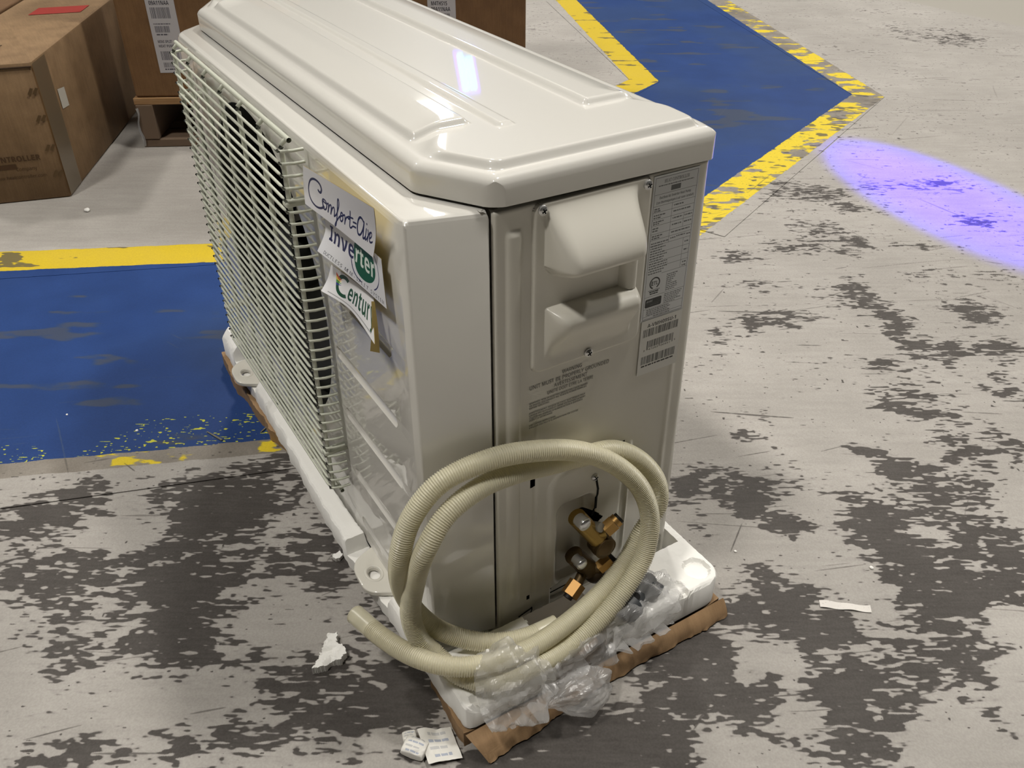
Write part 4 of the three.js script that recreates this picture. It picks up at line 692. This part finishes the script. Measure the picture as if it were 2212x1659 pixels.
// ------------------------------------------------------------------ litter on the floor
function lump(outline, h, seed, res = 34) {               // flat scrap with a rough top, from an outline in its own axes
  const xs = outline.map((p) => p[0]), zs = outline.map((p) => p[1]), x0 = Math.min(...xs), x1 = Math.max(...xs), z0 = Math.min(...zs), z1 = Math.max(...zs);
  return reliefSlab(lin(z0, z1, res), lin(0, 1, res), () => x0, () => x1, (x, z) => h * (0.45 + 0.75 * fbm(x * 110 + seed, z * 110, 4)), () => 0.0004, (x, z) => inside(outline, x + (vn(x * 400, z * 400 + seed) - 0.5) * 0.003, z));
}
{
  solo('foam_scrap', 'broken chunk of white foam on the dark floor left of the hose end', 'foam scrap', toCreasedNormals(lump([[0.0135, -0.024], [0.024, -0.0205], [0.0175, -0.005], [0.0225, 0.002], [0.0215, 0.013], [0.012, 0.020], [0.002, 0.0155], [-0.006, 0.019], [-0.022, 0.0145], [-0.012, 0.006], [0.0, -0.006], [0.007, -0.016]], 0.012, 4, 44), 0.6), foamM, [-0.1765, 0, -0.1030]);
  solo('foam_crumb', 'white foam crumb on the floor against the left foot of the tray', 'foam crumb', toCreasedNormals(lump([[-0.006, -0.004], [0.004, -0.006], [0.007, 0.002], [0.001, 0.006], [-0.005, 0.004]], 0.008, 9, 12), 0.6), foamM, [-0.1035, 0, -0.2450]);
  const bead = (x, z, r, label) => { const g = new THREE.IcosahedronGeometry(r, 2); const p = g.attributes.position; for (let i = 0; i < p.count; i++) { const k = 0.85 + 0.3 * vn(p.getX(i) / r * 1.7 + 9, p.getZ(i) / r * 1.7 + p.getY(i) / r); p.setXYZ(i, p.getX(i) * k, p.getY(i) * k * 0.7, p.getZ(i) * k * 1.3); } g.computeVertexNormals(); solo('foam_bead', label, 'foam bead', g, foamM, [x, r * 0.62, z]); };
  bead(-0.1858, -1.6063, 0.0062, 'white foam bead on the grey floor in front of the open cartons');
  bead(-0.3593, -0.7715, 0.0016, 'left of two tiny white foam beads on the blue walkway');
  bead(-0.2714, -0.6684, 0.0021, 'right of two tiny white foam beads on the blue walkway');
  bead(0.4894, 0.1352, 0.0022, 'tiny white foam bead on the dark floor above the paper strip');
  bead(0.3573, 0.0200, 0.0016, 'tiny white foam bead on the floor beside the right foam pad');
  const strip = sheet(30, 4, (u, v) => [mix(-0.031, 0.031, u), 0.0012 + 0.0012 * Math.sin(u * 7) * (v - 0.4) + 0.0008 * Math.sin(u * 13), mix(0.0055, -0.0055, v)]);
  const pm = canvasMap(256, 48, (g, w, h) => { g.fillStyle = '#d9d5d0'; g.fillRect(0, 0, w, h); const r = rng(8); for (let i = 0; i < 18; i++) { g.fillStyle = `rgba(90,85,80,${0.1 + r() * 0.25})`; g.fillRect(r() * w, r() * h, 2 + r() * 5, 1 + r() * 4); } });
  const s = solo('paper_strip', 'dirty white paper strip lying on the worn floor at right', 'paper strip', mergeGeometries([strip, sheet(30, 4, (u, v) => [mix(0.031, -0.031, u), 0.0008 + 0.0012 * Math.sin((1 - u) * 7) * (v - 0.4) + 0.0008 * Math.sin((1 - u) * 13), mix(0.0055, -0.0055, v)])]), std(0xffffff, 0.7, { map: pm }), [0.4085, 0.0006, 0.1625]); s.rotation.y = -0.69;
  const sp = std(0x6d6a5e, 0.8), sliver = (x, z, a, l, label) => { const g = new THREE.CylinderGeometry(0.0012, 0.0022, l, 6).rotateZ(Math.PI / 2).scale(1, 0.6, 1).translate(0, 0.0014, 0); const m = solo('wood_sliver', label, 'wood sliver', g, sp, [x, 0.0012, z]); m.rotation.y = a; };
  sliver(-0.170, -0.589, -1.17, 0.036, 'thicker grey wood sliver on the blue walkway near its worn edge');
  sliver(-0.097, -0.566, 0.58, 0.02, 'thin grey sliver on the blue walkway beside the cardboard edge');
}
{ // desiccant sachet, crumpled
  const t = thing('desiccant_packet', 'crumpled white paper desiccant packet with grey print by the near cardboard corner', 'desiccant packet', [-0.125, 0, 0.058]);
  const r = rng(44);
  const pr = canvasMap(256, 256, (g, w, h) => { g.fillStyle = '#dedcd6'; g.fillRect(0, 0, w, h); for (let i = 0; i < 4; i++) { g.fillStyle = i % 2 ? 'rgba(90,108,150,0.42)' : 'rgba(110,116,130,0.3)'; scribble(g, 40 + r() * 30, 30 + i * 56, 130 + r() * 40, 22, r, 0.2); } });
  const pm = std(0xffffff, 0.7, { map: pr, side: THREE.DoubleSide });
  const pillow = (cx, cz, a, b, h, turn, seed) => { const both = [1, -1].map((s) => sheet(24, 24, (u, v) => { const x = (s > 0 ? u : 1 - u) * 2 - 1, z = 1 - v * 2, e = Math.sqrt(clamp(1 - x * x)) * Math.sqrt(clamp(1 - z * z)), k = 0.8 + 0.5 * fbm(x * 3 + seed, z * 3, 3); const X = x * a * (0.8 + 0.2 * e), Z = z * b * (0.8 + 0.2 * e); return [cx + X * Math.cos(turn) - Z * Math.sin(turn), h * 0.55 + s * h * 0.5 * Math.pow(e, 0.6) * k, cz + X * Math.sin(turn) + Z * Math.cos(turn)]; })); return mergeGeometries(both); };
  part('pouch', pillow(-0.0145, 0.004, 0.016, 0.0125, 0.013, 0.9, 3), pm, t);
  part('pouch', pillow(-0.013, -0.0125, 0.0095, 0.007, 0.010, 0.3, 8), pm, t);
  part('flap', sheet(24, 20, (u, v) => { const x = mix(-0.004, 0.030, u) + (1 - v) * 0.004 - 0.010 * (1 - v), z = mix(-0.013, 0.030, 1 - v) * 0.9 + u * 0.012; return [x, 0.004 + 0.008 * ss(0.7, 0.1, u) * v + 0.004 * (fbm(u * 4, v * 4, 3)), z]; }), pm, t, 'flat printed end of the packet');
}
// ------------------------------------------------------------------ cartons and pallet
function carton(t, P, ux, uz, w, d, h, opts = {}) {       // P near bottom corner at its right, u along the front to the left, depth away
  const vx = opts.v?.[0] ?? uz * 1, vz = opts.v?.[1] ?? -ux; const C = (a, b, y) => V(P[0] + ux * a + vx * b, P[1] + y, P[2] + uz * a + vz * b);
  const face = (name, q, mat, label) => { const g = new THREE.BufferGeometry(); const [a, b, c, e] = q; g.setAttribute('position', new THREE.Float32BufferAttribute([...a, ...b, ...c, ...e].flatMap((k) => k), 3)); g.setAttribute('uv', new THREE.Float32BufferAttribute([0, 0, 1, 0, 1, 1, 0, 1], 2)); g.setIndex([0, 1, 2, 0, 2, 3]); g.computeVertexNormals(); return part(name, g, mat, t, label); };
  return { C, face };
}
function cartonBody(C, w, d, h, b = 0.006) {              // solid box with softened edges, between the corners given by C
  const g = new RoundedBoxGeometry(w, h, d, 3, b); const p = g.attributes.position;
  for (let i = 0; i < p.count; i++) { const q = C((p.getX(i) + w / 2), (p.getZ(i) + d / 2), p.getY(i) + h / 2); p.setXYZ(i, q.x, q.y, q.z); }
  return g;
}
{
  // left carton: its two visible lower edges run along f (front, to the left) and s (side, away)
  const K = [-0.2035, 0, -1.7169], f = [-0.9655, -0.2604], s = [0.43, -0.903], w = 0.25, d = 0.72, h = 0.322;
  const t = thing('carton', 'large worn brown carton at far left with printed front and a red label on top', 'cardboard box', [K[0], 0, K[2]]);
  const C = (a, b, y) => V(f[0] * a + s[0] * b, y, f[1] * a + s[1] * b);
  const fix = (g) => { const q = g.toNonIndexed(); const p = q.attributes.position; for (let i = 0; i < p.count; i += 3) { const a = [p.getX(i), p.getY(i), p.getZ(i)]; p.setXYZ(i, p.getX(i + 1), p.getY(i + 1), p.getZ(i + 1)); p.setXYZ(i + 1, ...a); } q.computeVertexNormals(); return q; };
  let g = new RoundedBoxGeometry(w, h, d, 3, 0.007); { const p = g.attributes.position; for (let i = 0; i < p.count; i++) { const q = C(p.getX(i) + w / 2, p.getZ(i) + d / 2, p.getY(i) + h / 2 + 0.0005); p.setXYZ(i, q.x, q.y, q.z); } }
  g = toCreasedNormals(fix2(g), 0.8);
  function fix2(g) { const a = V(...C(1, 0, 0).toArray()).cross(C(0, 1, 0)); const flip = C(1, 0, 0).cross(V(0, 1, 0)).dot(C(0, 1, 0)) > 0 ? false : true; const q = g.toNonIndexed(), p = q.attributes.position; const det = C(1, 0, 0).dot(V(0, 1, 0).cross(C(0, 1, 0))); if (det < 0) for (let i = 0; i < p.count; i += 3) { const k = [p.getX(i), p.getY(i), p.getZ(i)]; p.setXYZ(i, p.getX(i + 1), p.getY(i + 1), p.getZ(i + 1)); p.setXYZ(i + 1, ...k); } q.computeVertexNormals(); return q; }
  part('box_body', uvBox(g, 2), std(0xffffff, 0.8, { map: cardTex2 }), t);
  const quad = (name, a, b, c, e, mat, label, nx = 1) => { const q = new THREE.BufferGeometry(); q.setAttribute('position', new THREE.Float32BufferAttribute([a, b, c, e].flatMap((k) => k.toArray()), 3)); q.setAttribute('uv', new THREE.Float32BufferAttribute([0, 0, 1, 0, 1, 1, 0, 1], 2)); q.setIndex([0, 1, 2, 0, 2, 3]); q.computeVertexNormals(); return part(name, q, mat, t, label); };
  const ink = (w2, h2, draw) => std(0xffffff, 0.8, { map: canvasMap(w2, h2, (c) => { c.clearRect(0, 0, w2, h2); draw(c); }), transparent: true });
  const F = (a, y, o = 0.0012) => C(a, -o, y), T = (a, b) => C(a, b, h + 0.0016), S = (b, y) => C(-0.0014, b, y);
  const r = rng(12);
  quad('print', F(0.235, 0.045), F(0.035, 0.045), F(0.035, 0.120), F(0.235, 0.120), ink(700, 260, (c) => { c.fillStyle = '#4a3218'; c.font = 'bold 62px sans-serif'; fitText(c, 'HEAT CONTROLLER', 120, 70, 560); c.fillRect(330, 92, 150, 40); c.font = '40px sans-serif'; fitText(c, 'A', 270, 150, 30); fitText(c, 'Company', 470, 150, 160); c.font = '38px sans-serif'; fitText(c, 'USA - www.heatcontroller.com', 190, 215, 500); }), 'brown lettering near the lower edge');
  quad('print', F(0.245, 0.222), F(0.119, 0.222), F(0.119, 0.262), F(0.245, 0.262), ink(420, 134, (c) => { c.strokeStyle = '#3a2612'; c.fillStyle = '#3a2612'; c.lineWidth = 5; for (let i = 0; i < 3; i++) { c.strokeRect(12 + i * 134, 8, 128, 116); c.fillRect(52 + i * 134, 62, 48, 40); c.strokeRect(46 + i * 134, 30, 60, 20); } }), 'row of handling symbols');
  quad('print', T(0.215, 0.045), T(0.085, 0.045), T(0.085, 0.26), T(0.215, 0.26), ink(300, 420, (c) => { c.strokeStyle = '#4a3420'; c.fillStyle = '#4a3420'; c.lineWidth = 26; c.beginPath(); c.ellipse(150, 350, 92, 44, 0, 0, 7); c.stroke(); c.beginPath(); c.moveTo(150, 350); c.lineTo(196, 190); c.stroke(); c.lineWidth = 12; for (let i = 0; i < 6; i++) { c.beginPath(); c.moveTo(160, 300 - i * 22); c.lineTo(226, 280 - i * 22); c.stroke(); } }), 'large printed emblem on the top');
  quad('red_label', T(0.165, 0.50), T(0.035, 0.50), T(0.035, 0.585), T(0.165, 0.585), std(0x9c2a20, 0.6), 'red label on the top face');
  const tape = phy(0xb0a084, 0.3, { transmission: 0.75, thickness: 0 });
  quad('tape', S(0.0, 0.006), S(0.085, 0.006), S(0.085, h - 0.004), S(0.0, h - 0.004), tape, 'clear packing tape over the corner');
  quad('sticker', S(0.10, 0.185), S(0.145, 0.180), S(0.145, 0.225), S(0.10, 0.232), std(0xb8b4aa, 0.6), 'small pale sticker on the side');
  quad('sticker', F(0.03, 0.0), F(0.0, 0.0), F(0.0, 0.0), F(0.03, 0.0), tape);
  t.children.pop();
  for (const y of [0.055, 0.12, 0.19, 0.252]) for (const k of [0, 1]) quad('staple', F(0.026 - k * 0.011, y, 0.002), F(0.020 - k * 0.011, y - 0.002, 0.002), F(0.011 - k * 0.011, y + 0.012, 0.002), F(0.017 - k * 0.011, y + 0.014, 0.002), std(0x5b4527, 0.7));
  part('lid_gap', uvBox(bar(C(0.002, -0.0008, h - 0.010), C(w, -0.0008, h - 0.010), 0.0022, 6)), std(0x3a2814, 0.9), t, 'dark gap under the top flap');
}
{
  const f = [-0.9655, -0.2604], q = [0.43, -0.903];
  const t = thing('carton', 'dark brown carton at the top left corner, behind the big carton', 'cardboard box', [-0.2035 + f[0] * 0.26 + q[0] * 0.30, 0, -1.7169 + f[1] * 0.26 + q[1] * 0.30], Math.atan2(-0.43, 0.903) * -1 - 0.0);
  t.rotation.y = -0.444;
  part('box_body', uvBox(new RoundedBoxGeometry(0.5, 0.318, 0.8, 3, 0.006).translate(-0.26, 0.1595, -0.40), 2), std(0xc8b8a8, 0.85, { map: cardTex2 }), t);
  part('tape', new THREE.BoxGeometry(0.05, 0.0006, 0.8).translate(-0.26, 0.3189, -0.40), phy(0xb9a680, 0.35), t);
}
const codeLabel = (r) => canvasMap(300, 860, (g, w, h) => {
  g.fillStyle = '#b9b6b8'; g.fillRect(0, 0, w, h); g.fillStyle = '#2b2930'; scribble(g, 30, 8, 240, 22, r);
  g.font = 'bold 58px sans-serif'; fitText(g, 'M4THS15', 36, 108, 176); fitText(g, '09A11NAA', 36, 166, 206);
  g.fillStyle = '#55535a'; bars(g, 36, 190, 200, 110, r, 26); scribble(g, 40, 350, 180, 10, r); bars(g, 46, 376, 150, 66, r, 24); scribble(g, 50, 456, 120, 14, r);
  g.fillStyle = '#3a383e'; g.font = 'bold 40px sans-serif'; fitText(g, 'MINI SPLIT', 44, 548, 150); fitText(g, 'HEAT PUMP', 44, 594, 170);
  g.fillStyle = '#55535a'; bars(g, 50, 634, 190, 92, r, 26); bars(g, 56, 752, 160, 52, r, 26); scribble(g, 60, 816, 150, 14, r);
});
{
  const a = Math.atan2(0.475, 0.88), L = codeLabel(rng(21));
  const t = thing('carton', 'tall brown carton on the wooden pallet with a long white barcode label', 'cardboard box', [0.0366, 0.1355, -1.981], -a);
  part('box_body', uvBox(new RoundedBoxGeometry(0.45, 0.72, 0.35, 3, 0.006).translate(0.225, 0.3605, -0.175), 2), std(0xe6d6c2, 0.82, { map: cardTex2 }), t);
  part('barcode_label', new THREE.PlaneGeometry(0.073, 0.209).translate(0.1165, 0.1690, 0.0008), phy(0xffffff, 0.5, { map: L }), t, 'long white barcode label');
  const p = thing('wooden_pallet', 'old dark wooden pallet under the tall barcode carton', 'pallet', [0.0266, 0, -1.978], -a);
  const wood = std(0xffffff, 0.85, { map: dataMap(256, 256, (i, j) => { const k = (fbm(i / 60, j / 5, 3) - 0.5) * 60; return [clamp(150 + k, 0, 255), clamp(116 + k, 0, 255), clamp(78 + k, 0, 255)]; }) }), old = std(0x6a5848, 0.9);
  for (let i = 0; i < 4; i++) part('deck_board', uvBox(box(0.62, 0.018, 0.085, 0.31, 0.126, -0.045 - i * 0.1, 0.002), 3), wood, p);
  for (const x of [0.025, 0.31, 0.595]) part('stringer', uvBox(box(0.045, 0.094, 0.39, x, 0.07, -0.195, 0.002), 3), old, p);
  for (let i = 0; i < 3; i++) part('bottom_board', uvBox(box(0.62, 0.021, 0.085, 0.31, 0.0115, -0.045 - i * 0.15, 0.002), 3), old, p);
  part('loose_wrap', sheet(6, 16, (u, v) => [0.001 + 0.006 * u + 0.003 * Math.sin(v * 9), mix(0.005, 0.11, v), 0.004 + 0.004 * Math.sin(u * 5 + v * 6)]), phy(0xcccccc, 0.3, { transmission: 0.6, thickness: 0, side: THREE.DoubleSide }), p, 'loose strip of clear stretch wrap');
  const c = thing('carton', 'brown carton behind the lid with blue light falling on its right side', 'cardboard box', [0.698, 0, -1.914], -Math.atan2(0.519, 0.855));
  part('box_body', uvBox(new RoundedBoxGeometry(0.452, 0.78, 0.30, 3, 0.006).translate(0.226, 0.3905, -0.15), 2), std(0xe0cfbd, 0.82, { map: cardTex2 }), c);
  part('barcode_label', new THREE.PlaneGeometry(0.080, 0.229).translate(0.212, 0.224, 0.0008), phy(0xffffff, 0.5, { map: L }), c, 'long white barcode label');
  const b = thing('covered_load', 'black shrouded load in the dark gap between the two left cartons', 'covered load', [0.24, 0, -2.64], -0.5);
  const bm = std(0x121110, 0.7);
  part('cover', toCreasedNormals(sheet(20, 20, (u, v) => [mix(-0.16, 0.3, u), mix(0, 0.86, v), 0.006 * Math.sin(u * 19 + v * 4)]), 1), bm, b);
  part('load', box(0.46, 0.85, 0.3, 0.07, 0.4255, -0.165, 0.02), bm, b);
}
renderer.render(scene, camera);
